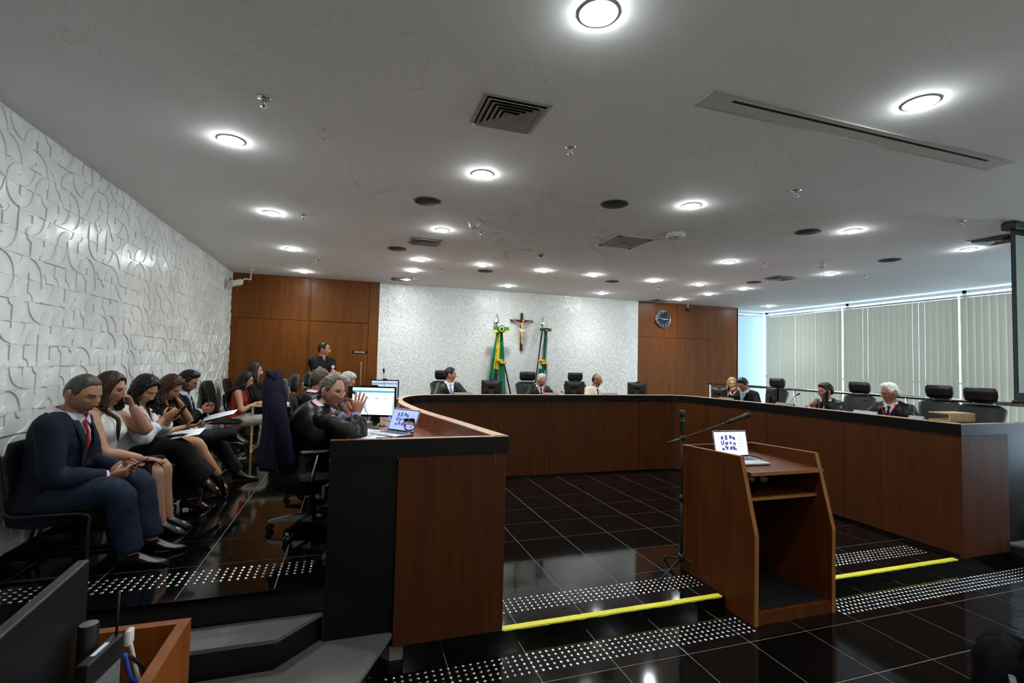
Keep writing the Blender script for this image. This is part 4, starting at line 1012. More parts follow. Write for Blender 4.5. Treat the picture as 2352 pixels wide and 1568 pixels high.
# ================================================================ FOREGROUND STAFF DESK
fd = thing('staff_desk', 'brown wooden desk enclosure with upstand in the lower left foreground', 'desk', (-.46, 1.84, 0))
WF = wood('wood_fore', '6a320c', '96521c', rough=.42, coat=0.)
MB().box(-.032, -1.4, 0, 0, 0, 1.0, c=.001).build('side_panel', WF, fd); MB().box(-1.4, -.032, 0, -.032, 0, 1.0, c=.001).build('back_panel', WF, fd)
MB().box(-1.4, -1.4, .73, -.026, -.026, .76).build('desktop', WF, fd)
MB().tube([(-.20, -.05, .83), (-.03, -.05, .83)], .012, 10).build('conduit', GREYPL, fd, True)
mo = thing('computer_monitor', 'big black monitor edge in the lower left foreground', 'monitor', (-.627, 1.30, .76), radians(93.5))
MB().box(-.28, -.014, .20, .27, .012, .545, c=.004).build('bezel', BLKPL, mo); MB().box(-.21, .012, .24, .20, .05, .48, c=.015).build('back_shell', BLKPL, mo, True, 40); MB().box(-.03, -.004, .01, .03, .03, .3).build('neck', BLKPL, mo); MB().box(-.12, -.08, 0, .12, .1, .014, c=.005).build('foot', BLKPL, mo)
mo2 = thing('computer_monitor', 'second dark monitor at the very left bottom corner', 'monitor', (-.66, .92, .76), radians(75))
MB().box(-.2, -.014, .12, .2, .012, .40, c=.004).build('bezel', BLKGL, mo2); MB().box(-.03, -.004, .01, .03, .03, .2).build('neck', BLKPL, mo2); MB().box(-.12, -.08, 0, .12, .1, .014, c=.005).build('foot', BLKPL, mo2)
cyl = thing('desk_speaker', 'black cylindrical speaker with grey top on the foreground desk', 'speaker', (-.592, 1.49, .76)); MB().lathe([(.019, 0), (.021, .01), (.021, .41), (.019, .415)], 24).build('speaker_body', BLKPL, cyl, True, 40); MB().lathe([(.0188, .415), (.001, .417)], 24).build('speaker_top', GREYPL, cyl)
rt = thing('network_box', 'black box with a white status label and antenna on the foreground desk', 'network box', (-.553, 1.46, .76), radians(-8))
MB().box(-.014, -.07, 0, .014, .07, .365, c=.004).build('housing', BLKPL, rt); MB().box(-.005, -.03, .365, .004, .025, .3665).build('white_label', emis('label_glow', 'c8d4e0', .5), rt); MB().tube([(0, .06, .36), (0, .062, .47)], .0032, 8).build('antenna', BLKPL, rt, True); MB().box(.014, -.055, .1, .0155, .055, .31).build('side_plate', GREYPL, rt)
for i, (c_, pts, lab) in enumerate((('2b50b0', [(-.528, 1.53, 1.07), (-.522, 1.56, .99), (-.512, 1.60, .94), (-.505, 1.66, .80)], 'blue cable behind the foreground network box'), ('d8d6d0', [(-.527, 1.555, 1.09), (-.518, 1.58, 1.0), (-.512, 1.62, .9), (-.53, 1.68, .8)], 'white cable with plug behind the foreground network box'), ('151515', [(-.525, 1.54, 1.06), (-.508, 1.59, 1.0), (-.502, 1.64, .9), (-.51, 1.7, .79)], 'black cable behind the foreground network box'))):
    tag(MB().tube(spline(pts, 6), .005, 8).build('cable', mat('cable_%d' % i, c_, .5), None, True), lab, 'cable')
tag(MB().box(-.536, 1.54, 1.08, -.521, 1.57, 1.12, c=.005).build('cable_plug', mat('cable_1', 'd8d6d0', .5), None, True, 40), 'pale cable plug resting on the foreground network box', 'plug')

# black equipment bag on the floor at the lower right
bg = thing('equipment_bag', 'black soft equipment bag on the floor in the lower right corner', 'bag', (3.62, 1.84, 0), radians(20))
BAGM = mat('bag_nylon', '030304', .9, spec=.1, bump=(200, .3, .002))
cushion(MB(), zs(0, .34, 12), lerpf([(0, .20), (.05, .235), (.25, .22), (.32, .17), (.34, .1)]), lambda z: 0., lerpf([(0, .2), (.05, .26), (.25, .24), (.32, .14), (.34, .03)]), nu=16, fold=lambda u, z, sg: .008 * sin(u * 8 + z * 20)).build('bag_body', BAGM, bg, True)
MB().tube(spline([(-.15, -.08, .30), (-.1, -.1, .38), (.05, -.1, .39), (.12, -.08, .30)], 6), .012, 8).build('carry_handle', BAGM, bg, True)
MB().tube(spline([(-.20, -.05, .22), (-.30, -.10, .12), (-.28, -.2, .03), (-.2, -.3, .012), (-.1, -.42, .012)], 6), .016, 8, ry=.005).build('shoulder_strap', mat('strap_grey', '5a5c60', .7), bg, True)
# ================================================================ PEOPLE: GENERATOR
def smooth01(a, c, x):
    t = max(0., min(1., (x - a) / (c - a))); return t * t * (3 - 2 * t)
def tabf(tab):
    def f(x):
        if x <= tab[0][0]: return tab[0][1]
        for (a, va), (c, vc) in zip(tab[:-1], tab[1:]):
            if x <= c:
                k = (x - a) / (c - a); k = k * k * (3 - 2 * k)
                if isinstance(va, tuple): return tuple(p + (q - p) * k for p, q in zip(va, vc))
                return va + (vc - va) * k
        return tab[-1][1]
    return f
_QS = {}
SKF = .72
def quadsphere(n):
    if n in _QS: return _QS[n]
    key = {}; vs_ = []; fs_ = []
    def vid(p):
        p = p.normalized(); k = (round(p.x, 5), round(p.y, 5), round(p.z, 5))
        if k not in key: key[k] = len(vs_); vs_.append(p)
        return key[k]
    for ax in range(3):
        for sg in (-1, 1):
            g = []
            for i in range(n + 1):
                row = []
                for j in range(n + 1):
                    a, c = math.tan((i / n * 2 - 1) * pi / 4), math.tan((j / n * 2 - 1) * pi / 4)
                    p = [0, 0, 0]; p[ax] = sg; p[(ax + 1) % 3] = a; p[(ax + 2) % 3] = c; row.append(vid(V(p)))
                g.append(row)
            for i in range(n):
                for j in range(n): fs_.append((g[i][j], g[i + 1][j], g[i + 1][j + 1], g[i][j + 1]) if sg > 0 else (g[i][j], g[i][j + 1], g[i + 1][j + 1], g[i + 1][j]))
    _QS[n] = (vs_, fs_); return _QS[n]
def G(x, s): return exp(-(x / s) ** 2)
def head_base(d, wide=1., jaw=1.):
    s = max(0., -d.z)
    x = .0755 * wide * d.x * (1 - (.27 / jaw) * s ** 1.7); y = .098 * d.y; z = .121 * d.z
    if d.y < 0: y *= 1 - .42 * s ** 1.2
    else: y *= .95 - .03 * s
    return V((x, y, z))
NOSE = tabf([(-.0475, 0.), (-.041, .55), (-.031, 1.), (-.016, .74), (.004, .36), (.024, 0.)])
def head_geo(n, K):
    ds, fs_ = quadsphere(n); vs_ = []; cs = []
    sk = V(lin(K['skin'])[:3]) * SKF; br = V(lin(K.get('brow', '2a1d16'))[:3]); lp = V(lin(K.get('lip', '8f4a42'))[:3]); bd_ = K.get('beard')
    bdc = V(lin(bd_[0])[:3]) if bd_ else None
    for d in ds:
        p = head_base(d, K.get('wide', 1.), K.get('jaw', 1.)); c = sk.copy()
        if d.y > .15:
            ax = abs(p.x); z = p.z
            p.y += .027 * K.get('nose', 1.) * NOSE(z) * G(p.x, .0080 + .006 * smooth01(-.015, -.035, z))
            p.y += .003 * G(ax - .013, .006) * G(z + .036, .006)
            p.y -= .0125 * G(ax - .031, .0155) * G(z - .007, .0105)
            p.y += .006 * G(ax - .028, .022) * G(z - .027, .008)
            p.y += .005 * G(ax - .044, .018) * G(z + .018, .014); p.y -= .004 * G(ax - .040, .013) * G(z + .058, .018)
            p.y += .0062 * G(p.x, .021) * (G(z + .060, .0055) + .9 * G(z + .072, .0055)); p.y -= .0035 * G(p.x, .024) * G(z + .066, .003)
            p.y -= .003 * G(p.x, .02) * G(z + .083, .006); p.y += .013 * G(p.x, .022) * G(z + .103, .014)
            # colours of brows, lips, lids
            kb = G(z - (.0285 - .10 * abs(ax - .03) * .3), .0042) * smooth01(.010, .017, ax) * (1 - smooth01(.046, .053, ax)); c = c.lerp(br, min(1, kb * 1.4) * .92)
            kl = G(p.x, .020) * max(G(z + .060, .0050), G(z + .071, .0050)); c = c.lerp(lp, min(.9, kl * 1.1) * (1 - smooth01(.020, .027, ax)))
            c = c.lerp(V((.06, .02, .015)), .7 * G(z + .066, .0024) * (1 - smooth01(.019, .024, ax)))
            ke = G(ax - .031, .0125) * G(z - (.004 if K.get('lids') else .008), .0028 if K.get('lids') else .004); c = c.lerp(V((.03, .02, .015)), min(1, ke) * .75)
            c = c.lerp(V((sk.x * 1.05, sk.y * .78, sk.z * .74)), .35 * G(ax - .04, .018) * G(z + .028, .016) + .3 * G(p.x, .012) * G(z + .032, .012))
        if bdc and d.y > -.25:
            ax = abs(p.x); z = p.z
            k = smooth01(-.040, -.062, z) * (1 - smooth01(.03, -.0, -z) * 0) ; k *= 1 - .95 * G(p.x, .024) * G(z + .066, .007)
            k = max(k, smooth01(.055, .066, ax) * smooth01(.012, -.02, z) * .9, G(p.x, .027) * G(z + .0515, .005)); c = c.lerp(bdc, min(1, k) * bd_[1])
            if bd_[1] > .7: p += V((p.x, p.y, 0)).normalized() * .006 * min(1, k) + V((0, 0, -.006 * smooth01(-.08, -.11, z)))
        vs_.append(p); cs.append(c)
    return vs_, fs_, cs
HSHORT = [(0, .074), (25, .072), (45, .064), (60, .046), (70, .006), (80, -.012), (88, .004), (97, .020), (110, .012), (122, -.03), (140, -.055), (180, -.066)]
HREC = [(0, .088), (18, .094), (35, .092), (48, .072), (60, .048), (70, .006), (80, -.012), (88, .004), (97, .020), (110, .012), (122, -.03), (140, -.055), (180, -.066)]
HLONG = [(0, .078), (20, .074), (40, .058), (54, .018), (62, -.03), (72, -.065), (100, -.08), (180, -.10)]
def hair_geo(n, K):
    ds, fs_ = quadsphere(n); st = K['hair']; tab = tabf(st['line']); th = st.get('th', .011); rough = st.get('rough', .0); seed = st.get('seed', 0)
    vs_ = []
    for d in ds:
        p = head_base(d, K.get('wide', 1.), K.get('jaw', 1.)); ph = math.degrees(atan2(abs(d.x), d.y))
        h = tab(ph) + .005 * mnoise.noise(V((d.x * 9 + seed, d.y * 9, d.z * 9))); m = smooth01(h - .006, h + .022, p.z)
        if st.get('bald'): m *= 1 - smooth01(st['bald'] - .02, st['bald'] + .01, p.z) * smooth01(160, 115, ph)
        o = th * (.75 + .35 * smooth01(-.02, .09, p.z)) + st.get('quiff', 0) * smooth01(.06, .1, p.z) * smooth01(-.2, .5, d.y)
        if st.get('side'): o += st['side'] * max(0, d.x * st.get('sdir', 1)) * smooth01(.03, .09, p.z)
        if st.get('back'): o += st['back'] * smooth01(.2, -.8, d.y)
        nz = mnoise.noise(V((p.x * 55 + seed, p.y * 30, p.z * 55))) * rough + mnoise.noise(V((p.x * 160 + seed, p.y * 60, p.z * 160))) * rough * .5
        nrm = V((d.x / .0755, d.y / .098, d.z / .118)).normalized()
        vs_.append(p + nrm * (m * (o + nz) - (1 - m) * .010))
    return vs_, fs_
def remesh(mb, vox, smooth_n=5, name='m'):
    me = bpy.data.meshes.new(name); me.from_pydata([tuple(p) for p in mb.v], [], mb.f)
    bm = bmesh.new(); bm.from_mesh(me); bmesh.ops.recalc_face_normals(bm, faces=bm.faces[:]); bm.to_mesh(me); bm.free()
    o = bpy.data.objects.new('tmp', me); TMPC.objects.link(o)
    r_ = o.modifiers.new('r', 'REMESH'); r_.mode = 'VOXEL'; r_.voxel_size = vox
    s_ = o.modifiers.new('s', 'SMOOTH'); s_.factor = .5; s_.iterations = smooth_n
    dg = bpy.context.evaluated_depsgraph_get(); out = bpy.data.meshes.new_from_object(o.evaluated_get(dg))
    bpy.data.objects.remove(o); bpy.data.meshes.remove(me)
    return out
TMPC = bpy.data.collections.new('tmp'); COL.children.link(TMPC)
def ik(a, t, l1, l2, hint):
    d = t - a; L_ = d.length; mx = (l1 + l2) * .995
    if L_ > mx: t = a + d * (mx / L_); d = t - a; L_ = mx
    x = (l1 * l1 - l2 * l2 + L_ * L_) / (2 * L_); h = sqrt(max(0, l1 * l1 - x * x)); u = d / L_
    hv = V(hint); hv = hv - u * hv.dot(u)
    if hv.length < 1e-5: hv = V((0, 0, -1)) - u * (-u.z)
    return a + u * x + hv.normalized() * h, t
RM = [(-.30, (.140, .110, 0.)), (-.16, (.160, .118, 0.)), (-.02, (.172, .125, .0)), (.12, (.165, .120, .005)), (.3, (.152, .112, .01)), (.5, (.156, .114, .012)), (.7, (.172, .120, .010)), (.84, (.172, .108, .0)), (.92, (.140, .086, -.008)), (.98, (.088, .068, -.006)), (1.04, (.060, .060, .004)), (1.2, (.055, .058, .016))]
RF = [(-.30, (.150, .110, 0.)), (-.16, (.172, .120, 0.)), (-.02, (.178, .125, .0)), (.12, (.160, .112, .005)), (.3, (.134, .098, .008)), (.5, (.138, .102, .008)), (.7, (.152, .110, .008)), (.84, (.150, .098, .0)), (.92, (.118, .078, -.008)), (.98, (.074, .060, -.006)), (1.04, (.050, .052, .004)), (1.2, (.046, .050, .016))]
class Fig:
    def __init__(s, pose, female=False, bulk=1.):
        s.fem = female; s.bulk = bulk; s.ring = tabf(RF if female else RM)
        s.L = .49 if female else .51
        hip = V(pose.get('hip', (0, 0, .50))); lean = radians(pose.get('lean', 8)); curve = pose.get('curve', .8); side = radians(pose.get('side', 0)); tw = radians(pose.get('twist', 0))
        s.N = 24; s.P = []; p = hip.copy()
        for i in range(s.N + 1):
            t = i / s.N; s.P.append((p.copy(), s._f(t, lean, curve, side, tw))); p = p + s.P[-1][1][1] * (s.L / s.N)
    def _f(s, t, lean, curve, side, tw):
        a = lean * (1 - curve * .5 + curve * t); sd = side * (.4 + .9 * t)
        up = V((sin(sd), sin(a) * cos(sd), cos(a) * cos(sd))); r = V((cos(tw * t), -sin(tw * t), 0)); r = (r - up * r.dot(up)).normalized()
        return r, up, up.cross(r)
    def fr(s, t): return s.P[max(0, min(s.N, int(round(t * s.N))))][1]
    def pos(s, t):
        if t <= 0: return s.P[0][0] + s.P[0][1][1] * (t * s.L)
        if t >= 1: return s.P[-1][0] + s.P[-1][1][1] * ((t - 1) * s.L)
        k = t * s.N; i = min(int(k), s.N - 1); return s.P[i][0].lerp(s.P[i + 1][0], k - i)
    def surf(s, t, ph, infl=0., belly=0.):
        w, d, off = s.ring(t); w *= s.bulk; d *= s.bulk; r, u, f = s.fr(t); a = radians(ph)
        q = lambda v: math.copysign(abs(v) ** .85, v)
        y = (d + infl) * q(sin(a))
        if s.fem and sin(a) > 0: y += .045 * G(t - .64, .11) * (.55 + .45 * G(abs(cos(a)) - .45, .3)) * sin(a)
        return s.pos(t) + r * ((w + infl) * q(cos(a))) + f * (y + off)
    def coord(s, p):
        b = min(range(s.N + 1), key=lambda i: abs((p - s.P[i][0]).dot(s.P[i][1][1]))); q, (r, u, f) = s.P[b]
        t = b / s.N + (p - q).dot(u) / s.L
        return t, (p - q).dot(r), (p - q).dot(f)
    def torso(s, mb, t0, t1, infl, n=20, k=22, endcap=True, inflf=None):
        rings = []
        for i in range(k):
            t = t0 + (t1 - t0) * i / (k - 1); e = infl if inflf is None else infl + inflf(t)
            rings.append([s.surf(t, 360 * j / n, e) for j in range(n)])
        mb.loft(rings)
def limb(mb, pts, rad, n=12, sub=4, ry=None):
    P_ = spline(pts, sub); k = len(rad)
    def rr(tab): return [tab[min(int(i / sub), k - 1)] + (tab[min(int(i / sub) + 1, k - 1)] - tab[min(int(i / sub), k - 1)]) * (i % sub) / sub for i in range(len(P_))]
    mb.tube(P_, rr(rad), n, ry=rr(ry) if ry else None)
def hand_geo(mb, wrist, fdir, back, side, curl=(.35, .35, .4, .45), thumb=.4, spread=.06, sc=1.):
    """side: -1 right hand, +1 left hand (thumb side along x)"""
    f = V(fdir).normalized(); b_ = V(back); b_ = (b_ - f * b_.dot(f)).normalized(); x = f.cross(b_)
    M = Matrix((x, f, b_)).transposed().to_4x4(); M.translation = V(wrist); M = M @ Matrix.Scale(sc, 4)
    o = len(mb.v)
    rings = []
    for y, w, t, xo in ((-.025, .026, .021, 0), (.0, .027, .020, 0), (.03, .034, .018, .002), (.06, .040, .016, .002), (.088, .040, .013, 0), (.098, .036, .010, 0)):
        rings.append([V((math.copysign(abs(cos(a)) ** .7, cos(a)) * w + side * xo, y, math.copysign(abs(sin(a)) ** .8, sin(a)) * t)) for a in [2 * pi * j / 12 for j in range(12)]])
    mb.loft(rings)
    for i, (xo, ln, r0) in enumerate(((.029, .072, .0088), (.010, .080, .0090), (-.010, .074, .0086), (-.028, .058, .0076))):
        c = curl[i] * 1.0; sp = (1.5 - i) * spread; p = V((side * xo, .088, -.002)); ang = 0.; pts = [V((side * xo, .070, -.002)), p.copy()]; rad = [r0 * 1.05, r0]
        for k, fr_ in enumerate((.45, .31, .24)):
            ang += c * (1.0, 1.25, .8)[k]
            for h_ in (.5, 1.):
                p = p + V((side * sin(sp) * .9, cos(ang) * cos(sp), -sin(ang))).normalized() * (ln * fr_ * .5); pts.append(p.copy()); rad.append(r0 * (1 - .10 * (k + h_ * .5)))
        p = p + (pts[-1] - pts[-2]).normalized() * .004; pts.append(p); rad.append(r0 * .4)
        mb.tube(pts, rad, 8)
    tp = V((side * .024, .018, -.006)); d1 = V((side * (.75 - .4 * thumb), .62, -.28 - .5 * thumb)).normalized(); d2 = V((side * (.35 - .6 * thumb), .85, -.25 - .6 * thumb)).normalized()
    mb.tube([tp, tp + d1 * .025, tp + d1 * .05, tp + d1 * .05 + d2 * .018, tp + d1 * .05 + d2 * .032, tp + d1 * .05 + d2 * .037], [.013, .0135, .0105, .0098, .0082, .004], 8)
    for i in range(o, len(mb.v)): mb.v[i] = M @ mb.v[i]
def wrinkle(me, amp, sc=(9, 9, 5), seed=0.):
    me.update(); nn = [v.normal.copy() for v in me.vertices]
    for v, n_ in zip(me.vertices, nn):
        c = v.co; k = mnoise.noise(V((c.x * sc[0] + seed, c.y * sc[1], c.z * sc[2]))) + .5 * mnoise.noise(V((c.x * sc[0] * 2.3, c.y * sc[1] * 2.3 + seed, c.z * sc[2] * 2)))
        k += .35 * mnoise.noise(V((c.x * sc[0] * 5 + seed, c.y * sc[1] * 5, c.z * sc[2] * 4.2)))
        v.co = c + n_ * (k * amp)
def link_mesh(me, name, m, parent, smooth=True):
    me.name = name; me.materials.clear(); me.materials.append(m)
    me.polygons.foreach_set('use_smooth', [smooth] * len(me.polygons)); me.update()
    o = bpy.data.objects.new(name, me); COL.objects.link(o); o.parent = parent; return o
def cut_v(me, B, ta, half, tt=1.03):
    A_ = B.pos(ta); r, u, f = B.fr(.8); bm = bmesh.new(); bm.from_mesh(me)
    for sg in (-1, 1):
        e = (B.pos(tt) + r * (sg * half)) - A_; n_ = e.cross(f).normalized()
        bmesh.ops.bisect_plane(bm, geom=bm.verts[:] + bm.edges[:] + bm.faces[:], plane_co=A_, plane_no=n_, dist=1e-5)
    kill = []
    for fc in bm.faces:
        c = fc.calc_center_median(); d = c - A_; tt_ = d.dot(u); 
        if tt_ <= 0: continue
        H = (B.pos(tt) - A_).dot(u); xx = abs((c - (A_ + (B.pos(tt) - A_) * (tt_ / H))).dot(r))
        if xx < half * tt_ / H and (c - B.pos(min(1, ta + tt_ / B.L))).dot(f) > -.01: kill.append(fc)
    bmesh.ops.delete(bm, geom=kill, context='FACES'); bm.to_mesh(me); bm.free()
SKIN = mat('skin', None, .5, attr='tint', bump=(420, .08, .0008))
EYEW = mat('eye_white', '75675e', .3); EYED = mat('eye_iris', '1d120c', .15)
SHOEM = mat('shoe_black', '080809', .32, spec=.35)
def glasses(parent, Hm, m, w=.026, h=.018, z0=.006, yf=.101):
    g = MB(); fr_ = []
    for s_ in (-1, 1):
        pts = [V((s_ * .033 + cos(a) * w * (1 if abs(cos(a)) < .9 else 1), yf - .010 * abs(cos(a) * .6 + s_ * .0), z0 + sin(a) * h)) for a in [2 * pi * k / 14 for k in range(15)]]
        g.tube(pts, .0019, 6)
        g.tube([V((s_ * .058, yf - .006, z0 + .006)), V((s_ * .074, .06, z0 + .008)), V((s_ * .079, -.005, z0 + .010)), V((s_ * .078, -.02, z0 - .002))], .0018, 6)
    g.tube([V((-.009, yf, z0 + .004)), V((0, yf + .003, z0 + .007)), V((.009, yf, z0 + .004))], .0019, 6)
    g.xf(Hm); o = g.build('glasses', m, parent, True)
    ln = MB()
    for s_ in (-1, 1): ln.add([Hm @ V((s_ * .033 + cos(a) * w * .95, yf - .004, z0 + sin(a) * h * .95)) for a in [2 * pi * k / 14 for k in range(14)]], [tuple(range(14))])
    return o
def shoe(mb, ank, yaw, pitch=0., ln=.25, heel=0., w=.042):
    M = TR(*ank) @ RZ(yaw) @ RX(pitch); o = len(mb.v)
    rings = []
    for y, ww, zt, zb in ((-.075, .022, -.01, -.055), (-.06, .034, .02, -.07), (-.02, .036, .03, -.07), (.04, .038, .005, -.07 - heel * .3), (.10, .044, -.028, -.072 - heel * .8), (.15, .040, -.042 - heel * .6, -.074 - heel), (ln - .085, .026, -.052 - heel * .8, -.074 - heel), (ln - .07, .010, -.060 - heel, -.072 - heel)):
        rings.append([V((cos(a) * ww * w / .042, y, (zt + zb) / 2 + sin(a) * (zt - zb) / 2)) for a in [2 * pi * j / 12 for j in range(12)]])
    mb.loft(rings)
    if heel: mb.tube([V((0, -.06, -.06)), V((0, -.068, -.074 - heel))], [.016, .006], 8)
    mb.xf(M, o)
def person(label, loc, rz, S, pose, look, fine=True, group=None):
    root = thing('person', label, 'person', loc, rz, group); root.scale = (S, S, S)
    fem = look.get('female', False); B = Fig(pose, fem, look.get('bulk', 1.)); ar = (.88 if fem else 1.) * look.get('arm', 1.); lr = (.95 if fem else 1.) * look.get('leg', 1.)
    vox = .011 if fine else .018; hn = 34 if fine else 24
    sk = V(lin(look['skin'])[:3]) * SKF
    r9, u9, f9 = B.fr(.9); sw = (.150 if fem else .172) * look.get('bulk', 1.)
    # ---- joints
    J = {}
    for sd, k in ((1, 'R'), (-1, 'L')):
        sh = B.pos(.862) + r9 * (sd * sw) - f9 * .005
        h_ = pose['hand' + k]; el, wr = ik(sh, V(h_['at']), .275 if fem else .29, .235 if fem else .25, h_.get('elbow', (sd * .6, -.5, -1)))
        hipj = B.pos(-.02) + B.fr(0)[0] * (sd * .088); lg = pose.get('foot' + k, {'at': (sd * .10, .42, .08)})
        kn, an = ik(hipj, V(lg['at']), .43, .41, lg.get('knee', (sd * .12, 1, .7)))
        J[k] = dict(sh=sh, el=el, wr=wr, hip=hipj, kn=kn, an=an, sd=sd, hand=h_, foot=lg)
    # ---- head frame
    hy, hp, hr = [radians(a) for a in pose.get('head', (0, 0, 0))]
    nb = B.pos(1.02); r1, u1, f1 = B.fr(1.0)
    Hr = RZ(hy) @ RX(-hp) @ RY(hr); upv = (Hr @ V((0, 0, 1)) * .75 + u1).normalized()
    Hc = nb + upv * .130 + (Hr @ V((0, .024, .0))); hs = look.get('head', 1.0)
    Hm = Matrix.Translation(Hc) @ Hr @ Matrix.Scale(hs, 4)
    # ---- body
    bm_ = MB(); B.torso(bm_, -.28, 1.06, 0.)
    bm_.tube([B.pos(.90), nb, Hc + Hr @ V((0, -.012, -.05)), Hc + Hr @ V((0, -.012, .0))], [.062 * ar, .056 * (.9 if fem else 1.04), .054 * (.88 if fem else 1.05), .045], 14)
    for k in 'RL':
        j = J[k]; e = j['el']
        bm_.ell(j['sh'], (.058 * ar, .058 * ar, .060 * ar)); bm_.tube([B.pos(1.0), B.pos(.985).lerp(j['sh'], .5), j['sh']], [.050, .050 * ar, .052 * ar], 10)
        limb(bm_, [j['sh'], j['sh'].lerp(e, .5), e, e.lerp(j['wr'], .35), j['wr'] + (j['wr'] - e).normalized() * .008], [.056 * ar, .050 * ar, .042 * ar, .041 * ar, .026 * ar])
        kn = j['kn']
        limb(bm_, [j['hip'], j['hip'].lerp(kn, .5), kn, kn.lerp(j['an'], .35), j['an']], [.088 * lr, .080 * lr, .060 * lr, .056 * lr, .037])
        fy = radians(j['foot'].get('yaw', 0)); fp = radians(j['foot'].get('pitch', 0)); shoe(bm_, j['an'], fy, fp, ln=.15, heel=0., w=.026)
    me = remesh(bm_, vox, 4, 'body')
    hv, hf, hc = head_geo(hn, look)
    hd = MB(); hd.add([Hm @ p for p in hv], hf)
    for s_ in (-1, 1):
        hd.ell(Hm @ V((s_ * .0775 * look.get('wide', 1), -.014, -.002)), (.011, .020, .032), 10, 8, (Hm.to_3x3() @ RZ(s_ * .25).to_3x3() @ RX(.15).to_3x3()))
        hd.ell(Hm @ V((s_ * .080 * look.get('wide', 1), -.008, -.026)), (.008, .010, .012), 8, 6, Hm.to_3x3())
    nh = len(hd.v)
    for k in 'RL':
        h_ = J[k]['hand']; fd_ = h_.get('dir'); fd_ = V(fd_) if fd_ else (J[k]['wr'] - J[k]['el']); hand_geo(hd, J[k]['wr'], fd_, h_.get('back', (0, 0, 1)), -J[k]['sd'], h_.get('curl', (.35, .35, .4, .45)), h_.get('thumb', .4), h_.get('spread', .05), (1.03 if not fem else .93) * h_.get('scale', 1.))
    # join remeshed limbs + head + hands in one mesh
    vs_ = [v.co.copy() for v in me.vertices] + hd.v; o0 = len(me.vertices)
    fs_ = [tuple(p.vertices) for p in me.polygons] + [tuple(i + o0 for i in f) for f in hd.f]
    cols = [sk] * o0 + hc + [V((sk.x * 1.02, sk.y * .9, sk.z * .87))] * (len(hd.v) - len(hc))
    bpy.data.meshes.remove(me); me = bpy.data.meshes.new('body'); me.from_pydata([tuple(p) for p in vs_], [], fs_)
    at = me.color_attributes.new('tint', 'FLOAT_COLOR', 'POINT'); at.data.foreach_set('color', [c for v in cols for c in (v.x, v.y, v.z, 1.)])
    body = link_mesh(me, 'body', SKIN, root)
    if not look.get('lids'):
        for s_ in (-1, 1):
            e_ = MB(); c = Hm @ V((s_ * .031, .0742, .0070)); e_.ell(c, (.0125, .0105, .0052), 12, 8, Hm.to_3x3()); e_.cur = 1; e_.ell(Hm @ V((s_ * .031 + look.get('gaze', 0.), .0790, .0070)), (.0062, .0066, .0056), 10, 6, Hm.to_3x3()); e_.build('eye', [EYEW, EYED], body, True)
    # ---- hair
    if look.get('hair'):
        st = look['hair']; hg = MB(); a, c = hair_geo(hn, look); hg.add([Hm @ p for p in a], c)
        if st.get('locks'):
            rg = random.Random(st.get('seed', 1)); Lg = st['locks']; hw = look.get('wide', 1.)
            nl = int(st.get('n', 17) * 1.45)
            for lay in range(2):
                for i in range(nl):
                    ph = st.get('from', 74) + (360 - 2 * st.get('from', 74)) * (i + .5 * lay) / (nl - 1 + .5 * lay) + rg.uniform(-3, 3)
                    a = radians(ph); rad = 1.10 + .08 * lay + rg.uniform(-.03, .03); pts = []
                    for elv in (84, 62, 38, 14, -12):
                        e = radians(elv); d = V((sin(a) * cos(e), cos(a) * cos(e), sin(e))); p = head_base(d, hw); pts.append(Hm @ V((d.x * .0755 * hw * rad, d.y * .098 * rad, d.z * .118 * rad)))
                    lst = pts[-1]; outv = (lst - Hc); outv.z = 0; outv.normalize(); nseg = 6; ll = Lg * rg.uniform(.85, 1.08)
                    wv = st.get('wave', .008); p0 = rg.uniform(0, 6)
                    for s2 in range(1, nseg + 1):
                        f_ = s2 / nseg; p = lst + V((0, 0, -ll * f_)) + outv * (.018 * sin(f_ * 2.6) - st.get('tuck', .0) * f_) + V((sin(f_ * st.get('freq', 8) + p0), cos(f_ * st.get('freq', 8) + p0), 0)) * (wv * min(1, f_ * 3))
                        t_, x_, y_ = B.coord(p)
                        if t_ < .985:
                            w_, d_, of_ = B.ring(t_); w_ = w_ * B.bulk + .045; d_ = d_ * B.bulk + .035 + (.04 if fem and y_ > 0 else 0); e2 = (x_ / w_) ** 2 + ((y_ - of_) / d_) ** 2
                            if e2 < 1:
                                rr_, uu_, ff_ = B.fr(t_); yt = d_ * sqrt(max(0., 1 - (x_ / w_) ** 2)); yt = of_ + (yt if (cos(a) > .3 and not st.get('behind')) else -yt); p = p + ff_ * (yt - y_)
                        pts.append(p)
                    P_ = spline(pts, 3); nP = len(P_)
                    rr = [.008 + .008 * sin(min(1, q / nP * 1.5) * pi / 2) if q < nP * .8 else .016 * max(.12, (1 - (q / nP - .8) / .22)) for q in range(nP)]
                    hg.tube(P_, rr, 7, ry=[v_ * .75 for v_ in rr])
        hg.build('hair', look['hairm'], root, True)
    if look.get('glasses'): glasses(root, Hm, look['glasses'])
    dress(root, B, J, look, pose, vox, ar, lr, Hm, nb, fine)
    for n_, f_ in (look.get('extra') or {}).items(): f_(root, B, J, Hm)
    return root, B, J, Hm
def path_on(B, tp, infl, r=.005): return [B.surf(t, ph, infl) for t, ph in tp]
def arm_tube(mb, j, infl, ar, upto=1., flare=0., cap=.0):
    e = j['el']; w = e.lerp(j['wr'], upto)
    mb.ell(j['sh'], .058 * ar + infl + cap)
    limb(mb, [j['sh'], j['sh'].lerp(e, .5), e, e.lerp(w, .5), w], [.057 * ar + infl, .052 * ar + infl + flare * .3, .045 * ar + infl + flare * .6, .041 * ar + infl + flare * .8, .031 * ar + infl + flare], 14)
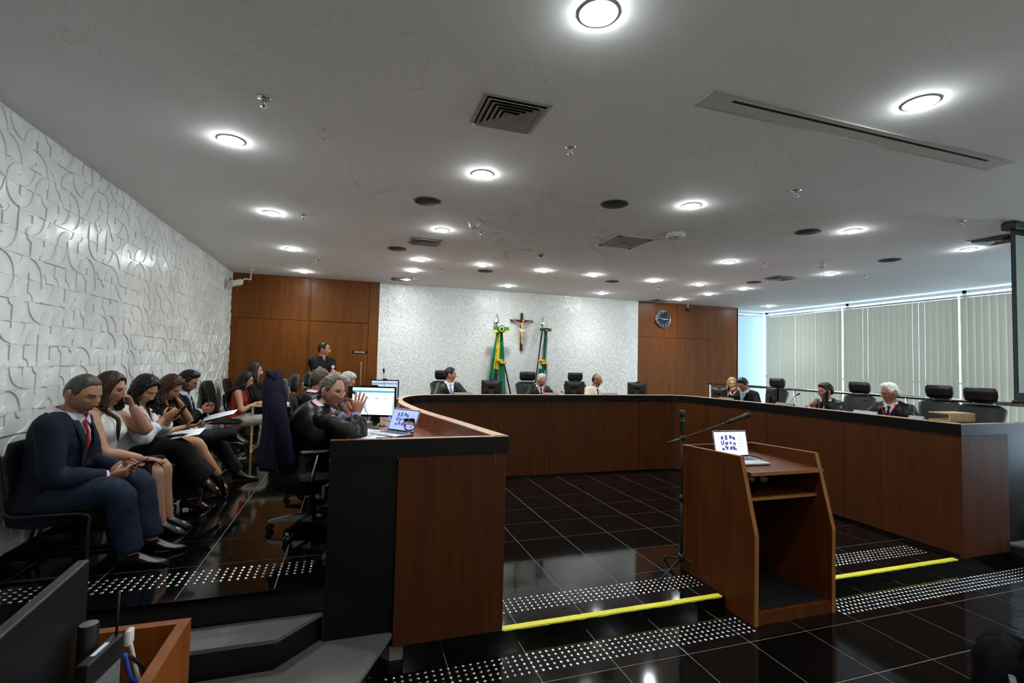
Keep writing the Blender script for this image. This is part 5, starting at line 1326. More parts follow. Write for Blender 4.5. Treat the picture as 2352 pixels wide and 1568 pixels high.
def short_arm(mb, j, infl, ar, k):
    e = j['sh'].lerp(j['el'], k); mb.ell(j['sh'], .062 * ar + infl); limb(mb, [j['sh'], j['sh'].lerp(e, .5), e], [.058 * ar + infl, .055 * ar + infl, .053 * ar + infl], 14)
def leg_tubes(mb, B, J, infl, lr, upto=.97, wide=0.):
    mb.tube([B.pos(.16), B.pos(.05), B.pos(-.10), B.pos(-.2)], [.150 * lr + infl, .168 * lr + infl, .160 * lr + infl, .10 * lr], 16, ry=[.105 * lr + infl, .118 * lr + infl, .112 * lr + infl, .07 * lr], up=V((0, 0, 1)))
    for k in 'RL':
        j = J[k]; kn = j['kn']; a = kn.lerp(j['an'], upto)
        limb(mb, [j['hip'], j['hip'].lerp(kn, .5), kn, kn.lerp(a, .5), a], [.092 * lr + infl, .085 * lr + infl, .066 * lr + infl, .060 * lr + infl + wide * .5, .052 * lr + infl + wide], 14)
def collar_band(B, m, root, infl=.010, name='collar', h=.10, t0=.965, gap=26):
    mb = MB(); rings = []
    for i in range(25):
        ph = 90 + gap + (360 - 2 * gap) * i / 24; a = B.surf(t0 + .015, ph, infl + .006); r, u, f = B.fr(1.); c = B.pos(1.06); d = (B.surf(1.05, ph, .008) - c)
        tp = c + d.normalized() * (d.length * 1.08 + .006) + u * .004; rings.append([a, tp, tp + d.normalized() * .006, a + d.normalized() * .012 - u * .010])
    mb.loft(rings); 
    for s_ in (-1, 1):
        p0 = B.surf(1.05, 90 + s_ * gap, .014); p1 = B.surf(.985, 90 + s_ * (gap + 40), .018); p2 = B.surf(.885, 90 + s_ * 24, .016); p3 = B.surf(.975, 90 + s_ * 12, .014); f = B.fr(1.)[2] * .005
        mb.add([p0, p1, p2, p3, p0 + f, p1 + f, p2 + f, p3 + f], [(0, 1, 2, 3), (4, 5, 6, 7), (0, 1, 5, 4), (1, 2, 6, 5), (2, 3, 7, 6), (3, 0, 4, 7)])
    return mb.build(name, m, root, True, 40)
def tie_geo(B, m, root, infl=.014, t1=.2):
    mb = MB(); rings = []
    for i in range(14):
        t = .975 + (t1 - .975) * i / 13; w = (.017, .019, .013)[i] if i < 3 else .013 + .022 * (i - 2) / 11; c = B.surf(t, 90, infl + (.010 if i < 2 else .004)); r, u, f = B.fr(t)
        rings.append([c - r * w - f * .002, c + f * .006, c + r * w - f * .002, c - f * .006])
    mb.loft(rings); return mb.build('necktie', m, root, True)
def lapels(B, m, root, ta, half, infl, tt=1.0, wmax=.052, name='lapel'):
    for s_ in (-1, 1):
        mb = MB(); rows = []
        A_ = B.pos(ta); r, u, f = B.fr(.8)
        for i in range(12):
            k = i / 11; t = ta + (tt - ta) * k; x = s_ * half * k; w_ = wmax * sin(min(1, k * 1.25) * pi / 2 * (1 if k < .8 else 1)) * (1 if k < .82 else 1 - (k - .82) * 1.5)
            def at(xx):
                w, d, off = B.ring(min(t, .96)); w = w * B.bulk + infl; q = max(-.96, min(.96, xx / w)); ph = math.degrees(math.acos(math.copysign(abs(q) ** (1 / .85), q))); return B.surf(min(t, .985), ph, infl + .004)
            a, b_ = at(x), at(x + s_ * max(w_, .004)); o_ = B.fr(t)[2] * .006
            rows.append([a, b_, b_ + o_, a + o_])
        mb.loft(rows); mb.build(name, m, root, True)
def dress(root, B, J, look, pose, vox, ar, lr, Hm, nb, fine):
    k = look['wear']; M_ = look['mats']; sd = hash_(look)
    shoes = look.get('shoe', SHOEM)
    def topshell(name, m, infl, t0=-.25, t1=.99, sleeve=1., flare=0., v=None, wr=.006, wsc=(9, 9, 5), arms='full', cap=0., inflf=None):
        mb = MB(); B.torso(mb, t0, t1, infl, inflf=inflf)
        for q in 'RL':
            if arms == 'full': arm_tube(mb, J[q], infl * .7, ar, sleeve, flare, cap)
            elif arms == 'short': short_arm(mb, J[q], infl * .8, ar, sleeve)
        if arms != 'none':
            for q in 'RL': mb.tube([B.pos(.965), B.pos(.955).lerp(J[q]['sh'], .5), J[q]['sh']], [.052 + infl * .6, .050 * ar + infl * .9, .056 * ar + infl * .8], 12)
        me = remesh(mb, vox, 5, name); wrinkle(me, wr, wsc, sd)
        if v: cut_v(me, B, *v)
        return link_mesh(me, name, m, root)
    def trousers(m, infl=.012, wide=.008):
        mb = MB(); leg_tubes(mb, B, J, infl, lr, .95, wide); me = remesh(mb, vox * 1.1, 5, 'trousers'); wrinkle(me, .006, (11, 11, 11), sd); link_mesh(me, 'trousers', m, root)
    def shoes_(m, heel=0., sc=1.):
        for q in 'RL':
            j = J[q]; mb = MB(); shoe(mb, j['an'], radians(j['foot'].get('yaw', 0)), radians(j['foot'].get('pitch', 0)), ln=.275 * sc, heel=heel, w=.047 * sc); mb.build('shoe', m, root, True)
    def shirt(m, infl=.008, t0=.1):
        mb = MB(); B.torso(mb, t0, 1.0, infl, n=28, k=24); mb.build('shirt', m, root, True)
    if k == 'suit':
        va = look.get('va', .38)
        topshell('jacket', M_['jacket'], .020, -.30, .985, .96, .004, (va, .070), cap=.004, inflf=lambda t: .012 * smooth01(.1, -.25, t), wr=.009)
        lapels(B, M_['jacket'], root, va, .070, .022)
        shirt(M_['shirt']); collar_band(B, M_['shirt'], root)
        if M_.get('tie'): tie_geo(B, M_['tie'], root)
        for q in 'RL':
            j = J[q]; d = (j['wr'] - j['el']).normalized(); MB().tube([j['wr'] - d * .03, j['wr'] + d * .004], [.036 * ar, .037 * ar], 14).build('cuff', M_['shirt'], root, True)
        trousers(M_['trousers']); shoes_(shoes)
    elif k == 'robe':
        va = look.get('va', .55)
        topshell('robe', M_['robe'], .030, -.34, .985, look.get('sl', .82), .045, (va, look.get('vw', .062)), wr=.009, wsc=(13, 13, 4), cap=.006, inflf=lambda t: .035 * smooth01(.35, -.2, t))
        # shoulder cape
        cp = MB(); rings = []
        for i in range(9):
            q = i / 8; ring = []
            for jn in range(40):
                ph = 360 * jn / 40; a = radians(ph); t = .99 - .36 * q; w, d, off = B.ring(max(t, .80)); base = B.surf(.985, ph, .018)
                r, u, f = B.fr(.9); R_ = V((cos(a) * (B.bulk * .175 + .075), sin(a) * (.118 + .055), 0)); pt = B.pos(.9 - .20 * q * q) + r * R_.x + f * (R_.y - .004) 
                s_ = sin(q * pi / 2); p = base.lerp(pt, s_); p -= u * (.10 * q * q); p += (r * cos(a) + f * sin(a)) * (.006 * sin(ph * .21) * q)
                ring.append(p)
            rings.append(ring)
        gapn = 3
        cp.loft([[rg_[(10 + gapn + m_) % 40] for m_ in range(40 - 2 * gapn + 1)] for rg_ in rings], closed=False)
        o = cp.build('shoulder_cape', M_['robe'], root, True); so = o.modifiers.new('t', 'SOLIDIFY'); so.thickness = .005; so.offset = 1
        shirt(M_['shirt']); collar_band(B, M_['shirt'], root)
        if M_.get('tie'): tie_geo(B, M_['tie'], root, t1=.5)
        if M_.get('trim'):
            for s_ in (-1, 1):
                pts = []
                for i in range(10):
                    q = i / 9; t = va - .25 + (.995 - va + .25) * q; x = s_ * (.012 if t < va else .012 + look.get('vw', .062) * ((t - va) / (1.0 - va)) ** 1.0)
                    w, d, off = B.ring(min(t, .96)); qq = x / (w * B.bulk + .03); ph = math.degrees(math.acos(max(-.95, min(.95, math.copysign(abs(qq) ** (1 / .85), qq))))); pts.append(B.surf(t, ph, .040 if t < .93 else .03))
                for ph in (60, 30, 0, -35, -70, -90): pts.append(B.surf(1.0, 90 - s_ * (90 - ph) if False else (ph if s_ > 0 else 180 - ph), .026))
                MB().tube(spline(pts, 3), .0065, 7).build('red_trim', M_['trim'], root, True)
        for q in 'RL':
            j = J[q]; d = (j['wr'] - j['el']).normalized(); MB().tube([j['el'].lerp(j['wr'], .4), j['wr'] - d * .02, j['wr'] - d * .002], [.044 * ar, .037 * ar, .038 * ar], 14).build('cuff', M_.get('cuff', M_['shirt']), root, True)
        trousers(mat('trouser_black', '0c0c0e', .7)); shoes_(shoes)
    elif k == 'polo':
        topshell('polo_shirt', M_['top'], .014, -.1, .985, .62, 0, (.86, .030), arms='short'); collar_band(B, M_['top'], root, h=.08)
        trousers(M_['trousers']); shoes_(shoes)
    elif k == 'sleeveless':
        topshell('sleeveless_top', M_['top'], .009, .0, .93 if look.get('strap') else .972, arms='none', wr=.003)
        for s_ in ((-1, 1) if look.get('strap') else ()):
            mb = MB(); pts = [B.surf(.80, 90 - s_ * 38, .012), B.surf(.92, 90 - s_ * 50, .012), B.surf(.955, 0 if s_ > 0 else 180, .010), B.surf(.92, -90 + s_ * 50, .012), B.surf(.80, -90 + s_ * 40, .012)]
            mb.tube(spline(pts, 5), .012 if look.get('strap') else .034, 8, ry=.007); mb.build('strap', M_['top'], root, True)
    elif k == 'blouse':
        topshell('shirt', M_['top'], .014, .0, .985, look.get('sl', .7), .008, (look.get('va', .7), .06), wr=.006); lapels(B, M_['top'], root, look.get('va', .7), .06, .016, wmax=.04, name='shirt_collar')
        for q in 'RL':
            j = J[q]; a = j['el'].lerp(j['wr'], look.get('sl', .7) - .22); c = j['el'].lerp(j['wr'], look.get('sl', .7) + .03); MB().tube([a, a.lerp(c, .5), c], [.052 * ar, .055 * ar, .054 * ar], 16).build('rolled_cuff', M_['top'], root, True)
    elif k == 'dress':
        topshell('dress_top', M_['top'], .010, -.05, .95, .35, 0, (.72, .05), arms='short', wr=.004)
    if k in ('sleeveless', 'blouse', 'dress'):
        if M_.get('skirt'):
            a, c = J['R']['kn'], J['L']['kn']; kl = look.get('hem', 1.05); mid = (a + c) / 2; hp = B.pos(-.05); sep = (a - c).length / 2
            p3 = hp.lerp(mid, kl); mb = MB()
            mb.tube(spline([B.pos(.22), B.pos(.08), hp + (mid - hp) * .10 + V((0, 0, .005)), hp.lerp(mid, .5), p3], 4), [[q * look.get('leg', 1.) * 1.12 for q in [.140, .150, .158, .165, .172, .178, .182, .184, .186, .184, .180, .175, .168, .158, .148, .135, .075 + sep]]][0], 20, ry=[q * look.get('leg', 1.) * 1.06 for q in [.105, .11, .118, .124, .128, .13, .128, .124, .118, .112, .106, .10, .096, .092, .088, .085, .082]])
            me = remesh(mb, vox, 3, 'skirt'); wrinkle(me, .004, (9, 9, 9), sd); link_mesh(me, 'skirt', M_['skirt'], root)
        elif M_.get('trousers'): trousers(M_['trousers'], .016, look.get('wide_leg', .01))
        shoes_(shoes, look.get('heel', .0), .9)
_HC = [0]
def hash_(look): _HC[0] += 1; return _HC[0] * 3.7
# ================================================================ PEOPLE: THE ROW ON THE LEFT
def cloth(name, col, rough=.75, nz=(50, .12), sheen=0., bump=(350, .15, .001)): return mat(name, col, rough, spec=.2, noise=nz, sheen=sheen, bump=bump)
HAIRM = lambda name, col, r=.42: mat(name, col, r, spec=.35, noise=(60, .18), bump=(140, .45, .004), stretch=(1, 1, .2))
CNAVY = cloth('suit_navy', '141a2a'); CNAVYT = cloth('trouser_navy', '1b2538'); CDARK = cloth('suit_dark', '0f1016'); CDARKT = cloth('trouser_dark', '171a24'); CCREAM = cloth('suit_cream', 'c4bcab', .8)
SHW = cloth('shirt_white', 'd6d6de', .7, (30, .04)); SHP = cloth('shirt_pink', 'd8c8d6', .7, (30, .04)); SHB = cloth('shirt_pale_blue', 'aebbd0', .7, (30, .04)); BLACKC = cloth('cloth_black', '0d0d10', .75); REDT = cloth('tie_red', 'b01020', .5, (80, .1)); BLUET = cloth('tie_blue', '6f9ec6', .5, (80, .1)); DKT = cloth('tie_dark', '17203a', .5); LILT = cloth('tie_lilac', '8d86a0', .5)
ROBE = mat('robe_satin', '040405', .40, spec=.28, noise=(20, .2), bump=(25, .25, .006)); TRIMR = mat('trim_red', 'a81622', .5); REDTOP = cloth('red_knit', '8f2d1e', .85); BEIGE = cloth('beige_cotton', 'a39c8a', .85)
GLF = mat('glasses_dark', '121216', .3); GLM = mat('glasses_metal', '8a8a8a', .3, metal=.8)
S_TAN, S_LT, S_MED, S_PINK, S_BRN = 'bd8a6b', 'dcb09a', 'c89676', 'd09a84', 'a8714f'
hm_grey = HAIRM('hair_grey', '3e3a36'); hm_silver = HAIRM('hair_silver', 'a8a6a2'); hm_white = HAIRM('hair_white', 'e6e2dc'); hm_dark = HAIRM('hair_dark', '1a130f'); hm_black = HAIRM('hair_black', '0e0b0a'); hm_brown = HAIRM('hair_brown', '2e1b12'); hm_auburn = HAIRM('hair_auburn', '3f1d10'); hm_blonde = HAIRM('hair_blonde', '8d7448'); hm_gbrown = HAIRM('hair_grey_brown', '4a4036'); hm_mid = HAIRM('hair_mid_grey', '57524d')
FACEX = radians(-90)
def hold(at, sd, elbow=None, dirv=None, back=None, curl=(.75, .75, .75, .75), thumb=.5, spread=.02):
    return dict(at=at, elbow=elbow or (sd * .7, -.6, -1), dir=dirv or (-sd * .35, .92, .12), back=back or (sd * .75, -.1, -.55), curl=curl, thumb=thumb, spread=spread)
def phone(root, c, rot, lab, m=BLKGL, w=.072, h=.15, screen=None):
    S = root.scale[0]; Mw = Matrix.Translation(V(root.location)) @ RZ(root.rotation_euler.z) @ Matrix.Scale(S, 4)
    t = thing('mobile_phone', lab, 'phone'); t.matrix_world = Matrix.Translation(Mw @ V(c)) @ RZ(root.rotation_euler.z) @ Euler([radians(a) for a in rot]).to_matrix().to_4x4()
    MB().box(-w / 2, -h / 2, -.004, w / 2, h / 2, .004, c=.003).build('phone_case', m, t, True, 40); MB().box(-w / 2 + .004, -h / 2 + .006, .004, w / 2 - .004, h / 2 - .006, .0046).build('phone_screen', screen or mat('phone_glass', '0c0e14', .08), t)
    return t
PHS = emis('phone_lit', 'b8c4ff', .5)
# man 1
p1_ = person('person in navy suit and red tie looking down at a phone', (-1.80, 3.87, ZP), FACEX, 1.02,
    dict(hip=(0, .0, .44), lean=11, curve=1.4, head=(-20, 20, 0), handR=hold((.075, .335, .555), 1), handL=hold((-.055, .355, .57), -1), footR={'at': (.12, .50, .08), 'knee': (.25, 1, .7)}, footL={'at': (-.12, .53, .08), 'knee': (-.2, 1, .7)}),
    dict(skin=S_TAN, brow='2a201a', lids=True, beard=('5a463a', .3), hair=dict(line=HSHORT, th=.006, rough=.0015), hairm=hm_grey, wide=1.04, jaw=1.2, bulk=1.05, arm=1.04, leg=1.04, wear='suit', mats=dict(jacket=CNAVY, trousers=CNAVYT, shirt=SHP, tie=REDT), va=.28, head=1.04))
phone(p1_[0], (.01, .455, .61), (28, 0, 0), 'phone held by the person with the red tie', screen=PHS)
# woman 2
def tattoo(*a): pass
p2_ = person('person in white sleeveless top and black skirt touching the face', (-1.81, 4.44, ZP), FACEX, .99,
    dict(hip=(0, 0, .47), lean=6, curve=1.0, head=(-10, 10, 0), handR=dict(at=(.13, .36, .585), elbow=(.9, -.7, -.6), dir=(-.15, .95, -.12), back=(0, .1, 1), curl=(.15, .12, .15, .2), thumb=.1, spread=.06), handL=dict(at=(-.10, .205, .955), elbow=(-.3, .9, -.8), dir=(.25, -.25, .9), back=(-.5, .8, .2), curl=(.55, .6, .8, .9), thumb=.6, spread=.03),
        footR={'at': (.11, .50, .09), 'knee': (.05, 1, .8)}, footL={'at': (-.04, .50, .09), 'knee': (-.02, 1, .8)}),
    dict(female=True, skin='c49076', lip='a04c48', brow='2a1a12', hair=dict(line=HLONG, th=.017, rough=.004, back=.008, locks=.36, n=19, wave=.012, freq=9, seed=4), hairm=hm_brown, bulk=1.10, arm=1.32, leg=1.06, wear='sleeveless', mats=dict(top=cloth('white_top', 'd9d8d4', .7, (30, .04)), skirt=BLACKC), heel=.03))
# woman 3
p3_ = person('person in open white shirt and black trousers holding a dark phone', (-1.79, 4.94, ZP), FACEX, .96,
    dict(hip=(0, 0, .49), lean=9, curve=1.1, head=(-26, 30, 0), handR=hold((.07, .30, .845), 1, (.8, -.3, -1), (-.3, .75, .45)), handL=hold((-.03, .32, .83), -1, (-.8, -.3, -1), (.2, .75, .5)), footR={'at': (.02, .64, .28), 'knee': (.1, 1, .9), 'pitch': -20}, footL={'at': (-.06, .50, .09)}),
    dict(female=True, skin=S_MED, lids=True, lip='8e4640', brow='1d120d', hair=dict(line=HLONG, th=.02, rough=.007, back=.012, locks=.30, n=19, wave=.020, freq=13, seed=9), hairm=hm_black, bulk=1.04, arm=1.05, wear='blouse', sl=.62, va=.62, mats=dict(top=SHW, trousers=BLACKC), wide_leg=.05, heel=.03, shoe=mat('shoe_burgundy', '2c0c10', .2)))
phone(p3_[0], (.02, .42, .90), (55, 0, 0), 'dark phone held by the person in the open white shirt')
# woman 4
p4_ = person('person in dark dress resting chin on hand with a red phone', (-1.80, 5.46, ZP), FACEX, .96,
    dict(hip=(0, 0, .49), lean=12, curve=1.1, head=(-18, 34, 0), handR=hold((.05, .33, .70), 1, (.9, -.4, -.9), (-.2, .95, .1), (.3, .0, -.95), (.4, .4, .4, .4)), handL=dict(at=(-.05, .245, .93), elbow=(-.2, 1, -.8), dir=(.1, -.5, .75), back=(-.3, .8, .4), curl=(.9, 1., 1.1, 1.1), thumb=.6, spread=.0),
        footR={'at': (.0, .63, .20), 'knee': (.08, 1, 1.2), 'pitch': -38}, footL={'at': (-.02, .56, .10), 'knee': (0, 1, .6)}),
    dict(female=True, skin='c99472', lids=True, lip='8e4640', brow='2a160f', hair=dict(line=HLONG, th=.019, rough=.004, back=.008, locks=.22, n=19, wave=.012, freq=8, seed=14), hairm=hm_auburn, wear='dress', mats=dict(top=BLACKC, skirt=BLACKC), hem=.84, heel=.05))
phone(p4_[0], (.02, .47, .72), (12, 0, 25), 'red phone held by the person in the dark dress', mat('phone_red', 'a51e2c', .35))
# man 5
p5_ = person('person in dark suit and glasses with a sheet on crossed legs', (-1.76, 5.98, ZP), FACEX, .96,
    dict(hip=(0, 0, .49), lean=7, curve=1.1, head=(-2, 26, 0), handR=hold((.06, .27, .80), 1, (.9, -.5, -1)), handL=hold((-.04, .29, .81), -1), footR={'at': (-.02, .60, .545), 'knee': (1., .9, .25), 'yaw': -28, 'pitch': -12}, footL={'at': (-.08, .66, .08), 'knee': (-.1, 1, .8)}),
    dict(skin='b57f60', brow='1a1310', lids=True, beard=('1c1512', .9), hair=dict(line=HSHORT, th=.016, rough=.003, quiff=.014), hairm=hm_black, wear='suit', mats=dict(jacket=CDARK, trousers=CDARKT, shirt=SHB, tie=cloth('tie_pale', '9fb0c4', .5)), va=.3, glasses=GLM))
phone(p5_[0], (.01, .375, .855), (35, 0, 0), 'phone held by the person with a sheet on crossed legs')
def lap_paper(root, pts, lab):
    S = root.scale[0]; Mw = Matrix.Translation(V(root.location)) @ RZ(root.rotation_euler.z) @ Matrix.Scale(S, 4)
    a, b_, c = [V(p) for p in pts]; n = 8; mb = MB(); nrm = (b_ - a).cross(c - a).normalized()
    g = [[Mw @ (a + (b_ - a) * (i / n) + (c - a) * (j / n) + nrm * (.012 * sin(i / n * 3 + .5) * sin(j / n * 2.5))) for j in range(n + 1)] for i in range(n + 1)]
    o = mb.loft(g, closed=False).build('paper_sheet', PAPER, None, True); sm = o.modifiers.new('t', 'SOLIDIFY'); sm.thickness = .0008; tag(o, lab, 'paper')
    tx = MB()
    for k in range(10):
        q0 = a + (b_ - a) * .12 + (c - a) * (.12 + .075 * k); q1 = a + (b_ - a) * (.6 + .25 * sin(k * 2.1) ** 2) + (c - a) * (.12 + .075 * k); up = nrm * .014; e = (c - a) * .018
        tx.add([Mw @ (q0 + up), Mw @ (q1 + up), Mw @ (q1 + up + e), Mw @ (q0 + up + e)], [(0, 1, 2, 3)])
    tx.build('printed_text', mat('ink_grey', '777783', .7), o)
lap_paper(p5_[0], [(.17, .32, .70), (.17, .62, .78), (-.05, .32, .73)], 'printed sheet on the crossed leg of the person in the dark suit')
lap_paper(p3_[0], [(.14, .34, .665), (.14, .60, .71), (-.06, .34, .70)], 'white sheet on the lap of the person in the open white shirt')
wp = phone(p3_[0], (.09, .42, .702), (8, -10, -20), 'brown-cased phone lying on the white lap sheet', mat('phone_brown', '6a4a32', .4)); 
# visitor chairs along the wall
VCH = {}
FAB = cloth('chair_fabric', '15161a', .85)
VCH['seat'] = MB().box(-.23, -.22, .415, .23, .23, .455, c=.018).mesh('seat', FAB, True, 50)
VCH['backrest'] = cushion(MB(), zs(.52, .86, 8), lerpf([(.52, .19), (.56, .22), (.82, .22), (.86, .19)]), lerpf([(.52, -.215), (.86, -.265)]), lerpf([(.52, .015), (.56, .035), (.82, .035), (.86, .012)]), curve=.02).mesh('backrest', FAB, True)
VCH['frame'] = MB().tube(spline([(.235, -.27, .84), (.235, -.23, .55), (.235, -.20, .42), (.235, .0, .41), (.235, .21, .40), (.235, .225, .30), (.235, .225, .06), (.235, .205, .015), (.235, .0, .011), (.235, -.29, .011), (.235, -.315, .04), (.235, -.24, .40)], 5), .011, 8).mesh('side_frame', BLKPL, True)
VCH['bar'] = MB().tube([(-.235, .15, .40), (.235, .15, .40)], .010, 8).mesh('cross_bar', BLKPL, True)
def vchair(x, y, rz, lab):
    t = thing('visitor_chair', lab, 'chair', (x, y, ZP), rz, 'black visitor chairs along the relief wall'); t.scale = (.93, .93, .93)
    inst('seat', VCH['seat'], t); inst('backrest', VCH['backrest'], t); inst('cross_bar', VCH['bar'], t)
    for s_ in (1, -1): inst('side_frame', VCH['frame'], t, scale=(s_, 1, 1))
for y, lab in ((3.87, 'the person with the red tie'), (4.40, 'the person in the white sleeveless top'), (4.92, 'the person in the open white shirt'), (5.45, 'the person in the dark dress'), (5.98, 'the person with a sheet on crossed legs')):
    vchair(-1.69, y, FACEX, 'black visitor chair under ' + lab)
# women at the back left desks
p6_ = person('person in red sleeveless top and glasses typing at the small desk', (-1.55, 7.88, ZP), FACEX, .92,
    dict(hip=(0, 0, .49), lean=8, curve=1., head=(-6, 16, 0), handR=dict(at=(.09, .30, .755), elbow=(.6, -.6, -1), dir=(-.2, .95, -.1), back=(0, .1, 1), curl=(.3, .3, .3, .3), thumb=.3), handL=dict(at=(-.10, .33, .755), elbow=(-.6, -.6, -1), dir=(.2, .95, -.1), back=(0, .1, 1), curl=(.3, .3, .3, .3), thumb=.3)),
    dict(female=True, skin='cf9a78', lids=True, brow='1a110d', hair=dict(line=HLONG, th=.018, rough=.004, back=.01, locks=.34, n=17, wave=.010, seed=21), hairm=hm_black, wear='sleeveless', strap=True, mats=dict(top=REDTOP, trousers=BEIGE), glasses=GLF))
p7_ = person('person in black blazer seated upright beside the wood panels', (-1.52, 8.72, ZP), FACEX, 1.0,
    dict(hip=(0, 0, .50), lean=3, curve=1., head=(0, 2, 0), handR=dict(at=(.08, .24, .86), elbow=(.6, -.4, -1), dir=(-.3, .3, .9), back=(.8, .3, 0), curl=(.7, .7, .8, .8), thumb=.5), handL=dict(at=(-.08, .28, .68), elbow=(-.6, -.4, -1), dir=(.2, .95, 0), back=(0, 0, 1))),
    dict(female=True, skin=S_LT, brow='2a1a12', hair=dict(line=HLONG, th=.014, rough=.003, locks=.16, n=17, wave=.006, seed=31), hairm=hm_brown, wear='suit', va=.35, mats=dict(jacket=BLACKC, trousers=BLACKC, shirt=SHW)), fine=False)
office_chair((-1.66, 7.88, ZP), FACEX, 'dark swivel chair under the person in the red top', arms=False, head=False)
office_chair((-1.60, 8.72, ZP), FACEX, 'dark swivel chair under the person in the black blazer', arms=False, head=False)
# guard
def patches(root, B, J, Hm):
    pm = mat('badge_white', 'c9cbcd', .6); r, u, f = B.fr(.7)
    c = B.surf(.70, 128, .030); o = MB()
    o.lathe([(.030, -.004), (.032, .004), (.001, .0055)], 16, Matrix.Translation(c) @ Matrix((r, u, f)).transposed().to_4x4()); o.build('round_badge', pm, root, True, 40)
    c = B.surf(.70, 62, .030); MB().box(-.03, -.004, -.003, .03, .004, .004, Matrix.Translation(c) @ Matrix((r, u, f)).transposed().to_4x4()).build('name_lettering', pm, root)
    j = J['L']; c = j['sh'].lerp(j['el'], .5) - r * .066; MB().ell(c, (.006, .018, .018)).build('flag_patch', mat('patch_green', '1f8a3a', .6), root, True)
    j = J['R']; c = j['sh'].lerp(j['el'], .55) + r * .060 + f * .02; MB().box(-.004, -.02, -.004, .004, .02, .004, Matrix.Translation(c)).build('sleeve_lettering', pm, root)
p8_ = person('person in black polo standing with crossed arms at the door', (-.47, 8.62, ZP), radians(-150), .955,
    dict(hip=(0, 0, .92), lean=1, curve=1., head=(52, 2, 0), handR=dict(at=(-.13, .20, 1.13), elbow=(1., -.1, -.6), dir=(-.9, .1, .25), back=(.1, .9, .2), curl=(.5, .5, .5, .5), thumb=.4), handL=dict(at=(.10, .24, 1.16), elbow=(-1., -.1, -.6), dir=(.9, .0, .3), back=(0, .9, .3), curl=(.6, .6, .6, .6), thumb=.4), footR={'at': (.13, .02, .08), 'knee': (0, 1, 0)}, footL={'at': (-.13, .02, .08), 'knee': (0, 1, 0)}),
    dict(skin='c48e70', brow='231812', hair=dict(line=HREC, th=.010, rough=.003), hairm=hm_dark, wide=1.04, bulk=1.03, arm=1.05, wear='polo', mats=dict(top=BLACKC, trousers=BLACKC), extra={'patches': patches}), fine=True)
# ================================================================ JUDGES AT THE LEFT DESK
lap = lambda x, y, z, sd: dict(at=(x, y, z), elbow=(sd * .8, -.4, -.8), dir=(-sd * .25, .95, 0), back=(0, 0, 1), curl=(.3, .3, .35, .4), thumb=.3)
p9_ = person('person in black robe seen from behind in the middle of the left desk', (-.38, 5.30, ZP), radians(-52), .97,
    dict(hip=(0, 0, .52), lean=7, curve=1., head=(-4, 8, 0), handR=lap(.16, .36, .75, 1), handL=lap(-.16, .36, .75, -1)),
    dict(skin='c8907a', brow='4a3a30', hair=dict(line=HREC, th=.012, rough=.004, back=.004), hairm=hm_gbrown, wear='robe', mats=dict(robe=ROBE, shirt=SHW, trim=TRIMR)), fine=True)
p10_ = person('person in black robe with hand raised beside the face at the near desk end', (-.36, 4.24, ZP), radians(-62), .98,
    dict(hip=(0, 0, .50), lean=16, curve=.9, side=12, twist=10, head=(-68, 8, -4), handR=dict(at=(.14, .40, .905), elbow=(.8, .0, -1.), dir=(.05, .22, .95), back=(.75, -.60, .1), curl=(.10, .06, .05, .10), thumb=-.3, spread=.16, scale=1.15), handL=dict(at=(-.03, .41, .90), elbow=(-.7, .3, -1.), dir=(.1, .2, .95), back=(-.8, .3, 0), curl=(.5, .55, .6, .7), thumb=.3)),
    dict(skin='cc937c', brow='4a3c34', lip='9c5a52', hair=dict(line=HREC, th=.013, rough=.005, back=.004, side=.006), hairm=hm_mid, wide=1.06, jaw=1.3, bulk=1.06, head=1.05, wear='robe', sl=.70, va=.80, vw=.05, mats=dict(robe=ROBE, shirt=SHW, cuff=cloth('cuff_lilac', '9aa0d0', .7, (30, .04)), trim=TRIMR), gaze=.002))
p11_ = person('person in black robe leaning forward over the left desk behind the lit monitor', (-.30, 6.12, ZP), FACEX, .97,
    dict(hip=(0, 0, .52), lean=20, curve=1., head=(-8, 26, 0), handR=lap(.16, .44, .775, 1), handL=lap(-.14, .46, .775, -1)),
    dict(skin='cf9c88', lids=True, brow='8a8580', hair=dict(line=HSHORT, th=.015, rough=.006, quiff=.008), hairm=hm_silver, wear='robe', mats=dict(robe=ROBE, shirt=SHW, trim=TRIMR)), fine=True)
# ================================================================ JUDGES AT THE FAR BENCH
FARZ = radians(180)
p12_ = person('person in black robe with lilac tie looking sideways at the far bench', (1.57, 8.28, ZP), radians(-168), .98,
    dict(hip=(0, 0, .50), lean=4, curve=1., head=(68, 2, 0), handR=lap(.2, .36, .78, 1), handL=lap(-.2, .36, .78, -1)),
    dict(skin='c88e74', brow='20160f', hair=dict(line=HSHORT, th=.014, rough=.003, back=.006), hairm=hm_dark, wear='robe', va=.42, vw=.075, mats=dict(robe=ROBE, shirt=SHW, tie=LILT)), fine=False)
p13_ = person('person in black robe with red trim reading below the crucifix', (3.20, 8.30, ZP), radians(-172), .96,
    dict(hip=(0, 0, .49), lean=12, curve=1., head=(14, 34, 8), handR=lap(.2, .36, .76, 1), handL=lap(-.2, .36, .76, -1)),
    dict(skin='cf9a86', lids=True, brow='8a8078', hair=dict(line=HREC, th=.013, rough=.004), hairm=hm_silver, wide=1.03, wear='robe', va=.62, vw=.07, mats=dict(robe=ROBE, shirt=SHW, tie=DKT, trim=TRIMR), glasses=GLM), fine=False)
